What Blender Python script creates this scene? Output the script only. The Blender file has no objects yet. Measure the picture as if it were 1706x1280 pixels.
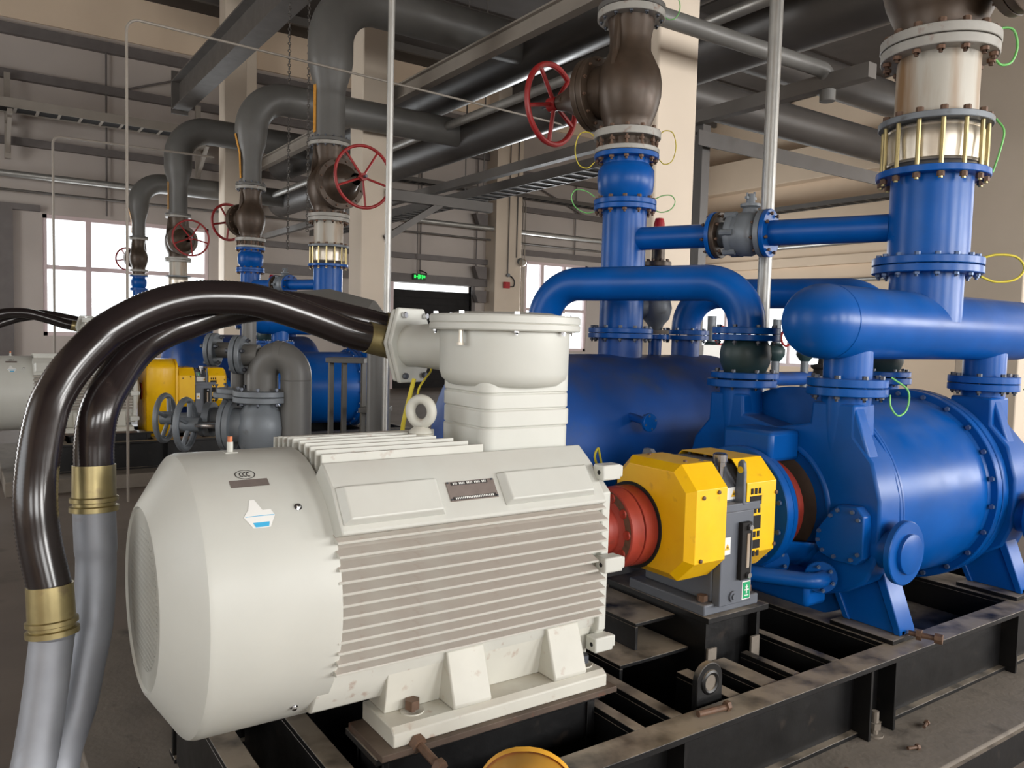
import bpy, bmesh, math, random
from mathutils import Vector, Matrix
random.seed(7)
SC = bpy.context.scene
COL = SC.collection
pi = math.pi
V = Vector

# ------------------------------------------------------------------ camera, world, light, exposure
FPX = 1336.7
YAW, PITCH, ROLL = 0.96683617, -0.06153506, 0.02593031
def cam_axes():
    f = V((math.cos(YAW)*math.cos(PITCH), math.sin(YAW)*math.cos(PITCH), math.sin(PITCH)))
    r = V((math.sin(YAW), -math.cos(YAW), 0)); u = r.cross(f)
    r2 = r*math.cos(ROLL) + u*math.sin(ROLL); u2 = u*math.cos(ROLL) - r*math.sin(ROLL)
    return f, r2, u2
CF, CR, CU = cam_axes()
CAM = V((0, 0, 1.73))
cd = bpy.data.cameras.new('camera'); cam = bpy.data.objects.new('camera', cd); COL.objects.link(cam)
cd.sensor_width = 36; cd.lens = FPX/1706*36; cd.clip_end = 200; cd.clip_start = .05
m = Matrix((CR, CU, -CF)).transposed().to_4x4(); m.translation = CAM; cam.matrix_world = m
SC.camera = cam

w = bpy.data.worlds.new('World'); SC.world = w; w.use_nodes = True
bg = w.node_tree.nodes['Background']; bg.inputs[0].default_value = (.93, .97, 1, 1); bg.inputs[1].default_value = 2.6
SC.view_settings.view_transform = 'Standard'; SC.view_settings.look = 'None'
SC.view_settings.gamma = 1; SC.view_settings.use_curve_mapping = False
SC.view_settings.exposure = 0.0
SC.cycles.max_bounces = 8; SC.cycles.diffuse_bounces = 5; SC.cycles.glossy_bounces = 4
SC.cycles.sample_clamp_indirect = 6; SC.cycles.caustics_reflective = False; SC.cycles.caustics_refractive = False

def daylight(name, loc, d, sx, sy, power, col=(1, .98, .955)):
    l = bpy.data.lights.new(name, 'AREA'); l.shape = 'RECTANGLE'; l.size = sx; l.size_y = sy; l.energy = power; l.color = col
    o = bpy.data.objects.new(name, l); COL.objects.link(o); o.location = loc
    o.rotation_euler = V(d).to_track_quat('-Z', 'Z').to_euler()
    return o
# room extents
X0, X1, Y0, Y1, ZR = -7.0, 23.0, -6.5, 22.0, 9.7
NEAR_WIN = [(-5.7, -3.3), (-.9, 1.5), (3.8, 6.2), (8.3, 10.7), (12.8, 15.2), (17.3, 19.7)]      # windows of the wall behind the camera
for i, (a, b) in enumerate(NEAR_WIN):
    daylight('window_daylight', ((a+b)/2, Y0+.12, 3.1), (0, 1, -.06), b-a-.1, 2.5, [130, 190, 360, 450, 560, 640][i])
daylight('window_daylight', (3.5, Y1-.25, 2.85), (0, -1, 0), 3.6, 2.7, 150, (.95, .98, 1))
daylight('window_daylight', (16.7, Y1-.25, 2.9), (0, -1, 0), 2.0, 2.6, 480, (.95, .98, 1))
daylight('window_daylight', (X0+.12, 3, 3.1), (1, 0, 0), 6, 3.4, 70)
daylight('window_daylight', (X0+.12, 14, 3.1), (1, 0, 0), 6, 3.4, 300)
daylight('window_daylight', (X1-.12, 2.0, 3.6), (-1, 0, 0), 7, 4.5, 260, (1, .95, .88))

# ------------------------------------------------------------------ materials
def lin(c):
    c = c/255
    return c/12.92 if c <= .04045 else ((c+.055)/1.055)**2.4
def rgb(r, g, b): return (lin(r), lin(g), lin(b), 1)
MATS = {}
def mat(name, col, rough=.5, metal=0, var=.12, vscale=6, spot=None, spot_amt=0, spot_scale=9, bump=0, bscale=60, dust=None, dust_amt=0, coat=0, spec=.5, emit=None, estr=0, streak=False, dlo=.3, dhi=.75, dscale=4.5):
    m = bpy.data.materials.new(name); m.use_nodes = True; nt = m.node_tree; N = nt.nodes; L = nt.links
    p = N['Principled BSDF']; p.inputs['Metallic'].default_value = metal; p.inputs['Roughness'].default_value = rough
    p.inputs['Specular IOR Level'].default_value = spec
    if coat: p.inputs['Coat Weight'].default_value = coat; p.inputs['Coat Roughness'].default_value = .15
    tc = N.new('ShaderNodeTexCoord'); mp = N.new('ShaderNodeMapping'); L.new(tc.outputs['Object'], mp.inputs[0])
    if streak: mp.inputs['Scale'].default_value = (1, 1, .12)
    def noise(scale, detail=4):
        n = N.new('ShaderNodeTexNoise'); n.inputs['Scale'].default_value = scale; n.inputs['Detail'].default_value = detail
        L.new(mp.outputs[0], n.inputs['Vector']); return n.outputs['Fac']
    def ramp(sock, a, b):
        r = N.new('ShaderNodeMapRange'); r.inputs[1].default_value = a; r.inputs[2].default_value = b; L.new(sock, r.inputs[0]); return r.outputs[0]
    def mix(fac, a, b):
        x = N.new('ShaderNodeMix'); x.data_type = 'RGBA'
        if isinstance(fac, float): x.inputs[0].default_value = fac
        else: L.new(fac, x.inputs[0])
        for s, v in ((x.inputs[6], a), (x.inputs[7], b)):
            if isinstance(v, tuple): s.default_value = v
            else: L.new(v, s)
        return x.outputs[2]
    dk = tuple(c*(1-var) for c in col[:3])+(1,); lt = tuple(min(1, c*(1+var)) for c in col[:3])+(1,)
    c = mix(ramp(noise(vscale), .3, .7), dk, lt)
    if spot: 
        k = N.new('ShaderNodeMath'); k.operation = 'MULTIPLY'; L.new(ramp(noise(spot_scale, 8), .68-.25*spot_amt, .78-.15*spot_amt), k.inputs[0]); k.inputs[1].default_value = min(1, .5+spot_amt*.5)
        c = mix(k.outputs[0], c, spot)
    if dust:
        g = N.new('ShaderNodeNewGeometry'); s = N.new('ShaderNodeSeparateXYZ'); L.new(g.outputs['Normal'], s.inputs[0])
        k = N.new('ShaderNodeMath'); k.operation = 'MULTIPLY'; L.new(ramp(s.outputs[2], .35, 1), k.inputs[0]); L.new(ramp(noise(dscale, 6), dlo, dhi), k.inputs[1])
        k2 = N.new('ShaderNodeMath'); k2.operation = 'MULTIPLY'; L.new(k.outputs[0], k2.inputs[0]); k2.inputs[1].default_value = dust_amt
        c = mix(k2.outputs[0], c, dust)
    if isinstance(c, tuple): p.inputs['Base Color'].default_value = c
    else: L.new(c, p.inputs['Base Color'])
    rr = N.new('ShaderNodeMapRange'); L.new(noise(vscale*2.3), rr.inputs[0]); rr.inputs[3].default_value = max(.03, rough-.08); rr.inputs[4].default_value = min(1, rough+.12); L.new(rr.outputs[0], p.inputs['Roughness'])
    if bump:
        b = N.new('ShaderNodeBump'); b.inputs['Strength'].default_value = bump; b.inputs['Distance'].default_value = .004; L.new(noise(bscale, 3), b.inputs['Height']); L.new(b.outputs[0], p.inputs['Normal'])
    if emit: p.inputs['Emission Color'].default_value = emit; p.inputs['Emission Strength'].default_value = estr
    MATS[name] = m; return m
DUST = rgb(150, 138, 122); RUST = rgb(120, 66, 40)
M = {}
M['motor'] = mat('motor_paint', rgb(204, 205, 198), .42, 0, .03, 5, dust=rgb(176, 162, 150), dust_amt=.45)
M['motor_fin'] = mat('motor_fin_paint', rgb(203, 203, 195), .48, 0, .05, 7, rgb(150, 105, 82), .2, 22, dust=rgb(184, 172, 163), dust_amt=.8, dlo=.1, dhi=.5)
M['motor_foot'] = mat('motor_foot_paint', rgb(204, 203, 193), .5, 0, .05, 6, rgb(156, 112, 88), .22, 20, dust=rgb(165, 150, 132), dust_amt=.7)
M['grille'] = mat('grille_paint', rgb(178, 178, 170), .5, 0, .05, 12)
M['blue'] = mat('blue_paint', rgb(3, 83, 163), .3, 0, .12, 4, rgb(18, 84, 156), .2, 7, dust=rgb(104, 110, 120), dust_amt=.55, spec=.28)
M['blue_dusty'] = mat('dusty_blue_paint', rgb(0, 74, 154), .42, 0, .16, 3, rgb(66, 86, 116), .35, 5, dust=rgb(84, 80, 74), dust_amt=1.0)
M['yellow'] = mat('yellow_paint', rgb(255, 196, 10), .38, 0, .06, 8, rgb(190, 130, 40), .1, 18, coat=.1)
M['red'] = mat('red_primer', rgb(160, 58, 44), .5, 0, .14, 8, rgb(96, 52, 42), .3, 14)
M['redwheel'] = mat('red_wheel_paint', rgb(150, 34, 34), .42, 0, .15, 9, rgb(90, 40, 34), .3, 18)
M['gear'] = mat('grey_gear_paint', rgb(98, 103, 112), .4, 0, .08, 8, dust=rgb(120, 110, 100), dust_amt=.7)
M['black'] = mat('black_steel_paint', rgb(17, 17, 18), .36, 0, .25, 6, rgb(58, 50, 44), .16, 11, dust=rgb(152, 140, 124), dust_amt=1.0, bump=.15, bscale=40, dlo=.28, dhi=.56, dscale=7)
M['galv'] = mat('galvanised_steel', rgb(150, 153, 160), .5, .45, .1, 7, rgb(120, 100, 86), .2, 10, bump=.05)
M['pole'] = mat('galvanised_conduit', rgb(168, 167, 163), .4, .7, .08, 9)
M['brass'] = mat('yellow_zinc', rgb(176, 162, 118), .34, .85, .12, 14, rgb(128, 112, 96), .25, 14)
M['chrome'] = mat('bright_steel', rgb(200, 200, 202), .2, 1, .05, 10)
M['stainless'] = mat('stainless', rgb(214, 206, 192), .38, .9, .06, 10)
M['hose'] = mat('black_hose', rgb(34, 27, 27), .2, 0, .2, 8, rgb(60, 50, 46), .15, 9, coat=.4)
M['bolt'] = mat('dull_bolt', rgb(92, 96, 104), .4, .7, .15, 20)
M['boltblue'] = mat('painted_bolt', rgb(96, 116, 150), .4, .5, .15, 20)
M['rustbolt'] = mat('rusty_bolt', rgb(104, 80, 64), .6, .15, .3, 30, rgb(96, 62, 44), .4, 30)
M['brown'] = mat('brown_cast_iron', rgb(76, 63, 52), .4, .3, .2, 9, rgb(70, 48, 34), .4, 7, dust=rgb(120, 106, 90), dust_amt=.4)
M['grey'] = mat('grey_pipe_paint', rgb(98, 97, 94), .42, 0, .07, 4, dust=rgb(112, 104, 94), dust_amt=.4)
M['greyvalve'] = mat('grey_valve_paint', rgb(116, 122, 128), .45, .2, .1, 9, rgb(70, 66, 62), .25, 14)
M['darkgrey'] = mat('dark_pipe_paint', rgb(70, 67, 65), .36, 0, .1, 3)
M['flangegrey'] = mat('grey_flange_paint', rgb(164, 162, 156), .48, .1, .08, 12, rgb(120, 80, 54), .3, 18)
M['spool'] = mat('white_stained_spool', rgb(182, 178, 168), .45, .1, .08, 5, rgb(142, 108, 70), .95, 6, streak=True)
M['green'] = mat('dark_green_paint', rgb(42, 64, 66), .4, 0, .15, 8)
M['wall'] = mat('wall_panel', rgb(184, 175, 168), .75, 0, .04, 1.2)
M['plaster'] = mat('beige_plaster', rgb(228, 207, 182), .85, 0, .04, .8)
M['column'] = mat('cream_column_paint', rgb(216, 202, 184), .8, 0, .04, 1)
M['steel'] = mat('painted_steelwork', rgb(92, 88, 84), .5, 0, .1, 3)
M['steel_lt'] = mat('light_steelwork', rgb(150, 142, 132), .5, 0, .08, 3)
M['girt'] = mat('grey_girt', rgb(106, 100, 98), .55, 0, .1, 4)
M['roof'] = mat('roof_sheet', rgb(70, 64, 60), .8, 0, .1, 1)
M['concrete'] = mat('concrete_floor', rgb(120, 110, 102), .62, 0, .14, 1.1, rgb(78, 72, 66), .35, 2.2, bump=.15, bscale=25)
M['plinth'] = mat('dirty_concrete', rgb(122, 114, 104), .75, 0, .16, 5, rgb(60, 55, 50), .4, 5, bump=.5, bscale=40)
M['rustplate'] = mat('rusty_plate', rgb(86, 72, 62), .6, .1, .25, 9, rgb(120, 70, 48), .4, 12, dust=rgb(130, 116, 100), dust_amt=.6)
M['guard_yellow'] = mat('faded_yellow_paint', rgb(248, 182, 52), .5, 0, .05, 8)
M['winframe'] = mat('window_frame', rgb(214, 196, 196), .5, 0, .03, 3)
M['dark'] = mat('dark_void', rgb(22, 20, 20), .8, 0, .1, 3)
M['white'] = mat('white_print', rgb(238, 238, 234), .5, 0, .02, 9)
M['sticker_blue'] = mat('blue_print', rgb(70, 178, 226), .5, 0, .02, 9)
M['sticker_green'] = mat('green_print', rgb(26, 160, 104), .45, 0, .04, 9)
M['sticker_yellow'] = mat('yellow_print', rgb(246, 190, 30), .5, 0, .02, 9)
M['print'] = mat('dark_print', rgb(48, 44, 42), .6, 0, .1, 40)
M['plate'] = mat('stamped_plate', rgb(150, 138, 132), .4, .5, .08, 30)
M['wire_y'] = mat('yellow_wire', rgb(214, 196, 60), .45, 0, .05, 20)
M['wire_g'] = mat('green_wire', rgb(120, 200, 110), .45, 0, .1, 30)
M['tape'] = mat('orange_label_tape', rgb(214, 150, 50), .5, 0, .2, 30, rgb(60, 46, 30), .3, 40)
M['redbox'] = mat('red_cap', rgb(176, 30, 40), .4, 0, .08, 12)
M['copper'] = mat('copper_cap', rgb(196, 120, 84), .35, .6, .1, 20)
M['glass'] = None
def glass_mat():
    m = bpy.data.materials.new('window_glass'); m.use_nodes = True; nt = m.node_tree; nt.nodes.clear()
    o = nt.nodes.new('ShaderNodeOutputMaterial'); t = nt.nodes.new('ShaderNodeBsdfTransparent'); g = nt.nodes.new('ShaderNodeBsdfGlossy'); g.inputs['Roughness'].default_value = .05
    t.inputs[0].default_value = (.96, .97, .97, 1)
    x = nt.nodes.new('ShaderNodeMixShader'); x.inputs[0].default_value = .06; nt.links.new(t.outputs[0], x.inputs[1]); nt.links.new(g.outputs[0], x.inputs[2]); nt.links.new(x.outputs[0], o.inputs[0]); return m
M['glass'] = glass_mat()
M['exit'] = mat('exit_sign_green', rgb(20, 160, 60), .5, 0, .02, 5, emit=rgb(40, 230, 90), estr=1.6)
M['exit_dark'] = mat('exit_sign_dark', rgb(12, 60, 30), .5)
# grille: rows of small punched dots as fine relief
def dots(m):
    nt = m.node_tree; N = nt.nodes; L = nt.links; p = N['Principled BSDF']
    tc = N.new('ShaderNodeTexCoord'); vo = N.new('ShaderNodeTexVoronoi'); vo.inputs['Scale'].default_value = 62; vo.inputs['Randomness'].default_value = 0; L.new(tc.outputs['Object'], vo.inputs['Vector'])
    r = N.new('ShaderNodeMapRange'); r.inputs[1].default_value = .28; r.inputs[2].default_value = .4; L.new(vo.outputs['Distance'], r.inputs[0])
    b = N.new('ShaderNodeBump'); b.inputs['Strength'].default_value = .7; b.inputs['Distance'].default_value = .006; L.new(r.outputs[0], b.inputs['Height']); L.new(b.outputs[0], p.inputs['Normal'])
M['grille_dots'] = mat('grille_dots', rgb(172, 172, 164), .5, 0, .05, 12); dots(M['grille_dots'])

# ------------------------------------------------------------------ mesh builder
def basis(ax):
    ax = V(ax).normalized(); t = V((0, 0, 1)) if abs(ax.z) < .9 else V((1, 0, 0))
    a = ax.cross(t).normalized(); return ax, a, ax.cross(a).normalized()
class MB:
    def __init__(s): s.v = []; s.f = []
    def add(s, vs, fs):
        n = len(s.v); s.v += [tuple(v) for v in vs]; s.f += [tuple(i+n for i in f) for f in fs]; return s
    def box(s, x0, x1, y0, y1, z0, z1):
        vs = [(x, y, z) for x in (x0, x1) for y in (y0, y1) for z in (z0, z1)]
        return s.add(vs, [(0, 1, 3, 2), (4, 6, 7, 5), (0, 4, 5, 1), (2, 3, 7, 6), (0, 2, 6, 4), (1, 5, 7, 3)])
    def obox(s, c, ax, up, l, w_, h):
        ax = V(ax).normalized(); sd = V(up).cross(ax).normalized(); u = ax.cross(sd)
        vs = [V(c)+ax*l/2*i+sd*w_/2*j+u*h/2*k for i in (-1, 1) for j in (-1, 1) for k in (-1, 1)]
        return s.add(vs, [(0, 1, 3, 2), (4, 6, 7, 5), (0, 4, 5, 1), (2, 3, 7, 6), (0, 2, 6, 4), (1, 5, 7, 3)])
    def bar(s, a, b, w_, h, up=(0, 0, 1)):
        a, b = V(a), V(b); return s.obox((a+b)/2, b-a, up, (b-a).length, w_, h)
    def prism(s, poly, axis, a, b):
        # poly in the two other axes (Y,Z for X; X,Z for Y; X,Y for Z)
        def P(q, t): return (t, q[0], q[1]) if axis == 'X' else ((q[0], t, q[1]) if axis == 'Y' else (q[0], q[1], t))
        n = len(poly); vs = [P(q, a) for q in poly]+[P(q, b) for q in poly]
        fs = [tuple(range(n-1, -1, -1)), tuple(range(n, 2*n))]+[(i, (i+1) % n, n+(i+1) % n, n+i) for i in range(n)]
        return s.add(vs, fs)
    def lathe(s, prof, o, ax, seg=32, a0=0, a1=2*pi, skip=None, ref=None):
        o = V(o); ax, e1, e2 = basis(ax)
        if ref is not None: e1 = (V(ref)-ax*V(ref).dot(ax)).normalized(); e2 = ax.cross(e1)
        full = abs(a1-a0-2*pi) < 1e-6; ns = seg if full else seg+1
        vs = []; idx = []
        for t, r in prof:
            if r < 1e-6: idx.append([len(vs)]*ns); vs.append(o+ax*t)
            else:
                row = []
                for k in range(ns):
                    a = a0+(a1-a0)*k/seg; row.append(len(vs)); vs.append(o+ax*t+(e1*math.cos(a)+e2*math.sin(a))*r)
                idx.append(row)
        fs = []
        for i in range(len(prof)-1):
            for k in range(seg):
                if skip and skip(i, k): continue
                k2 = (k+1) % ns
                q = [idx[i][k], idx[i][k2], idx[i+1][k2], idx[i+1][k]]
                q = [x for j, x in enumerate(q) if x not in q[:j]]
                if len(q) >= 3: fs.append(tuple(q))
        return s.add(vs, fs)
    def cyl(s, a, b, r, seg=24, r2=None, caps=True):
        a, b = V(a), V(b); L = (b-a).length; r2 = r if r2 is None else r2
        return s.lathe(([(0, 0)] if caps else [])+[(0, r), (L, r2)]+([(L, 0)] if caps else []), a, b-a, seg)
    def tube(s, pts, r, seg=16, caps=True, rr=None):
        pts = [V(p) for p in pts]; n = len(pts); T = []
        for i in range(n): T.append((pts[min(i+1, n-1)]-pts[max(i-1, 0)]).normalized())
        _, e1, _ = basis(T[0]); vs = []
        for i in range(n):
            e1 = (e1-T[i]*e1.dot(T[i])).normalized(); e2 = T[i].cross(e1); ri = rr[i] if rr else r
            vs += [pts[i]+(e1*math.cos(2*pi*k/seg)+e2*math.sin(2*pi*k/seg))*ri for k in range(seg)]
        fs = [(i*seg+k, i*seg+(k+1) % seg, (i+1)*seg+(k+1) % seg, (i+1)*seg+k) for i in range(n-1) for k in range(seg)]
        if caps: fs += [tuple(range(seg-1, -1, -1)), tuple((n-1)*seg+k for k in range(seg))]
        return s.add(vs, fs)
    def torus(s, c, ax, R, r, seg=32, sub=8):
        c = V(c); ax, e1, e2 = basis(ax); vs = []
        for i in range(seg):
            a = 2*pi*i/seg; d = e1*math.cos(a)+e2*math.sin(a)
            vs += [c+d*(R+r*math.cos(2*pi*k/sub))+ax*r*math.sin(2*pi*k/sub) for k in range(sub)]
        return s.add(vs, [(i*sub+k, ((i+1) % seg)*sub+k, ((i+1) % seg)*sub+(k+1) % sub, i*sub+(k+1) % sub) for i in range(seg) for k in range(sub)])
    def mesh(s, name, off=(0, 0, 0), smooth=35):
        off = V(off); me = bpy.data.meshes.new(name); me.from_pydata([V(v)-off for v in s.v], [], s.f)
        bm = bmesh.new(); bm.from_mesh(me); bmesh.ops.recalc_face_normals(bm, faces=bm.faces); bm.to_mesh(me); bm.free()
        if smooth:
            me.shade_smooth(); me.set_sharp_from_angle(angle=math.radians(smooth))
        me.validate(); return me
def spline(ctrl, n=8):
    P = [V(p) for p in ctrl]; P = [P[0]*2-P[1]]+P+[P[-1]*2-P[-2]]; out = []
    for i in range(1, len(P)-2):
        p0, p1, p2, p3 = P[i-1:i+3]
        for k in range(n):
            t = k/n; out.append(.5*((2*p1)+(p2-p0)*t+(2*p0-5*p1+4*p2-p3)*t*t+(3*p1-p0-3*p2+p3)*t**3))
    out.append(P[-2]); return out
def even(pts, step):
    out = [pts[0]]; acc = 0
    for a, b in zip(pts, pts[1:]):
        L = (b-a).length; t = step-acc
        while t <= L: out.append(a+(b-a)*(t/L)); t += step
        acc = L-(t-step)
    return out+[pts[-1]]
def elbow_path(pts, rad, n=10):
    # polyline with rounded corners of the given radius
    P = [V(p) for p in pts]; out = [P[0]]
    for i in range(1, len(P)-1):
        a, b, c = P[i-1], P[i], P[i+1]; d1 = (a-b).normalized(); d2 = (c-b).normalized()
        ang = d1.angle(d2); t = min(rad/math.tan(ang/2), (a-b).length*.98, (c-b).length*.98); R = t*math.tan(ang/2)
        s0 = b+d1*t; bis = (d1+d2).normalized(); ctr = b+bis*(R/math.sin(ang/2)); u = s0-ctr; e = b+d2*t-ctr
        tot = u.angle(e); axis = u.cross(e).normalized()
        for k in range(n+1): out.append(ctr+Matrix.Rotation(tot*k/n, 3, axis) @ u)
    out.append(P[-1]); return out

# ------------------------------------------------------------------ things and parts
def tag(o, label=None, cat=None, group=None, kind=None):
    if label: o['label'] = label
    if cat: o['category'] = cat
    if group: o['group'] = group
    if kind: o['kind'] = kind
    return o
def bev(o, wd, seg=2):
    if wd:
        b = o.modifiers.new('bevel', 'BEVEL'); b.width = wd; b.segments = seg; b.limit_method = 'ANGLE'; b.angle_limit = math.radians(40); b.harden_normals = False
    return o
class Thing:
    def __init__(s, name, label, cat, loc, group=None):
        s.o = bpy.data.objects.new(name, None); COL.objects.link(s.o); s.o.location = loc; s.loc = V(loc); s.o.empty_display_size = .1
        tag(s.o, label, cat, group)
    def part(s, name, mb, m, parent=None, bevel=0, smooth=35, label=None):
        o = bpy.data.objects.new(name, mb.mesh(name, s.loc, smooth)); COL.objects.link(o); o.parent = parent or s.o; o.data.materials.append(M[m])
        bev(o, bevel)
        if label: o['label'] = label
        return o
    def inst(s, name, me, pos, ax, parent=None, ref=None):
        o = bpy.data.objects.new(name, me); COL.objects.link(o); o.parent = parent or s.o
        ax, e1, e2 = basis(ax)
        if ref is not None: e1 = (V(ref)-ax*V(ref).dot(ax)).normalized(); e2 = ax.cross(e1)
        mm = Matrix((e1, e2, ax)).transposed().to_4x4(); mm.translation = V(pos)-s.loc; o.matrix_basis = mm; return o
def single(name, mb, m, label, cat, group=None, bevel=0, smooth=35, loc=None, kind=None):
    vs = mb.v; 
    if loc is None:
        loc = (sum(v[0] for v in vs)/len(vs), sum(v[1] for v in vs)/len(vs), min(v[2] for v in vs))
    o = bpy.data.objects.new(name, mb.mesh(name, loc, smooth)); COL.objects.link(o); o.location = loc; o.data.materials.append(M[m]); bev(o, bevel)
    return tag(o, label, cat, group, kind)
def struct(name, mb, m, bevel=0, label=None, cat=None):
    o = bpy.data.objects.new(name, mb.mesh(name, (0, 0, 0), 30)); COL.objects.link(o); o.data.materials.append(M[m]); bev(o, bevel)
    return tag(o, label, cat, None, 'structure')
def child(parent, name, mb, m, bevel=0, off=(0, 0, 0)):
    o = bpy.data.objects.new(name, mb.mesh(name, off, 30)); COL.objects.link(o); o.parent = parent; o.data.materials.append(M[m]); bev(o, bevel); return o
def kids(o): return [c for c in bpy.data.objects if c.parent == o]
def copy_tree(o, kidmap, parent=None, skip=()):
    c = o.copy(); COL.objects.link(c)
    if parent: c.parent = parent
    for ch in kidmap.get(o.name, []):
        if ch.name.split('.')[0] not in skip: copy_tree(ch, kidmap, c, skip)
    return c
_bolts = {}
def bolt_mesh(L, s, m, nut=True):
    k = (round(L, 4), round(s, 4), m, nut)
    if k not in _bolts:
        b = MB(); b.lathe([(L/2, 0), (L/2, s), (L/2+s*1.1, s*.97), (L/2+s*1.1, 0)], (0, 0, 0), (0, 0, 1), 6)
        b.lathe([(-L/2-(s*1.5 if nut else 0), s*.5), (L/2, s*.5)], (0, 0, 0), (0, 0, 1), 6)
        if nut: b.lathe([(-L/2, 0), (-L/2, s), (-L/2-s*.9, s*.97), (-L/2-s*.9, 0)], (0, 0, 0), (0, 0, 1), 6); b.lathe([(-L/2-s*1.7, 0), (-L/2-s*1.7, s*.5), (-L/2-s*.9, s*.5)], (0, 0, 0), (0, 0, 1), 6)
        me = b.mesh('bolt', smooth=0); me.materials.append(M[m]); _bolts[k] = me
    return _bolts[k]
def flange(th, c, ax, R, t, m, n=0, rb=None, bl=None, bs=.012, bm='bolt', hole=0, name='flange', phase=.3, seg=40, parent=None, mid=None, nut=True):
    """disc from c along ax, thickness t; n bolts on circle rb, bolts centred at mid (defaults: disc start)"""
    ax = V(ax).normalized(); ch = min(.003, t*.2)
    if hole: prof = [(0, hole), (0, R-ch), (ch, R), (t-ch, R), (t, R-ch), (t, hole), (0, hole)]
    else: prof = [(0, 0), (0, R-ch), (ch, R), (t-ch, R), (t, R-ch), (t, 0)]
    f = th.part(name, MB().lathe(prof, c, ax, seg), m, parent)
    if n:
        me = bolt_mesh(bl, bs, bm, nut); _, e1, e2 = basis(ax); mc = V(mid) if mid is not None else V(c)
        for k in range(n):
            a = phase+2*pi*k/n; p = mc+(e1*math.cos(a)+e2*math.sin(a))*rb
            th.inst('bolt', me, p, ax, f)
    return f

# ================================================================== THE SETTING
struct('floor', MB().box(X0-.2, X1+.2, Y0-.2, Y1+.2, -.15, 0), 'concrete', label='dusty grey concrete floor of the pump hall', cat='floor')
def wall_y(name, y0, y1, xs0, xs1, holes, m, z1=ZR):
    b = MB(); xs = sorted(holes, key=lambda h: h[0]); x = xs0
    for (a, c, za, zb) in xs:
        b.box(x, a, y0, y1, 0, z1)
        if za > 0: b.box(a, c, y0, y1, 0, za)
        b.box(a, c, y0, y1, zb, z1); x = c
    b.box(x, xs1, y0, y1, 0, z1); return struct(name, b, m)
def wall_x(name, x0, x1, ys0, ys1, holes, m, z1=ZR):
    b = MB(); y = ys0
    for (a, c, za, zb) in sorted(holes):
        b.box(x0, x1, y, a, 0, z1)
        if za > 0: b.box(x0, x1, a, c, 0, za)
        b.box(x0, x1, a, c, zb, z1); y = c
    b.box(x0, x1, y, ys1, 0, z1); return struct(name, b, m)
W1 = (1.65, 5.42, 1.42, 4.28); W2 = (15.6, 18.3, 1.2, 4.2); DOOR = (10.75, 13.5, 0, 3.22)
wf = tag(wall_y('wall_far', Y1, Y1+.2, X0, X1+.2, [W1, W2, DOOR], 'wall'), 'far wall of pale panels crossed by grey steel girts', 'wall')
tag(wall_y('wall_near', Y0-.2, Y0, X0, X1+.2, [(a, b, 1.8, 4.4) for a, b in NEAR_WIN], 'plaster'), 'plastered wall with windows behind the viewer', 'wall')
tag(wall_x('wall_left', X0-.2, X0, Y0-.2, Y1+.2, [(0, 6, 1.3, 4.9), (11, 17, 1.3, 4.9)], 'plaster'), 'plastered side wall with tall windows at left', 'wall')
we = tag(wall_x('wall_end', X1, X1+.2, Y0, Y1, [(-1.6, 5.6, 1.2, 6.0), (15.6, 21.3, .9, 3.1)], 'plaster'), 'warm beige plastered end wall at right', 'wall')
child(wf, 'lintel_band', MB().box(X0, X1, Y1-.06, Y1, 8.62, ZR), 'plaster')
struct('ceiling', MB().box(X0-.2, X1+.2, Y0-.2, Y1+.2, ZR, ZR+.1), 'roof', label='dark sheet roof high above the pipes', cat='ceiling')
def ibeam(b, a, c, wd, h, tf=.025, tw=.02):
    a, c = V(a), V(c); up = V((0, 0, 1))
    b.bar(a+up*(h/2-tf/2), c+up*(h/2-tf/2), wd, tf); b.bar(a-up*(h/2-tf/2), c-up*(h/2-tf/2), wd, tf); b.bar(a, c, tw, h-2*tf); return b
# girts, rails and sag rods of the far wall
for z, h, xa, xb in ((8.36, .24, X0, 5.2), (7.35, .2, X0, 5.7), (5.86, .17, X0, 14.0), (5.86, .17, 15.0, X1), (4.38, .14, X0, 1.6), (4.02, .16, 6.4, 14.0), (3.36, .26, 6.4, 14.0), (7.35, .2, 6.4, 14), (8.36, .24, 6.4, 14), (4.45, .18, 15, X1), (7.0, .2, 15, X1)):
    child(wf, 'girt', MB().box(xa, xb, Y1-.16, Y1, z-h/2, z+h/2), 'girt')
for x in (-3, 3.0, 11.6, 13.6, 17.6, 20):
    child(wf, 'sag_rod', MB().cyl((x, Y1-.1, 3.4 if 10 < x < 14 else 4.35), (x, Y1-.1, 8.3), .022, 8), 'girt')
child(wf, 'brace_rod', MB().cyl((3.3, Y1-.14, 7.4), (5.4, Y1-.14, 8.2), .025, 8), 'girt')
child(wf, 'brace_rod', MB().cyl((15.2, Y1-.14, 6.9), (18, Y1-.14, 5.9), .025, 8), 'girt')
for x in (.75, -.35): child(wf, 'girt_post', MB().box(x, x+.3, Y1-.17, Y1, 0, 4.4), 'girt')
child(wf, 'girt', MB().box(-.1, 1.0, Y1-.14, Y1, 3.2, 3.32), 'girt')
for x in (13.75,):
    for z in (5.4, 3.75, 3.0): child(wf, 'girt_cleat', MB().prism([(x-.2, z-.28), (x+.1, z-.28), (x+.1, z+.1), (x-.35, z+.1)], 'Y', Y1-.35, Y1-.16), 'girt')
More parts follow.
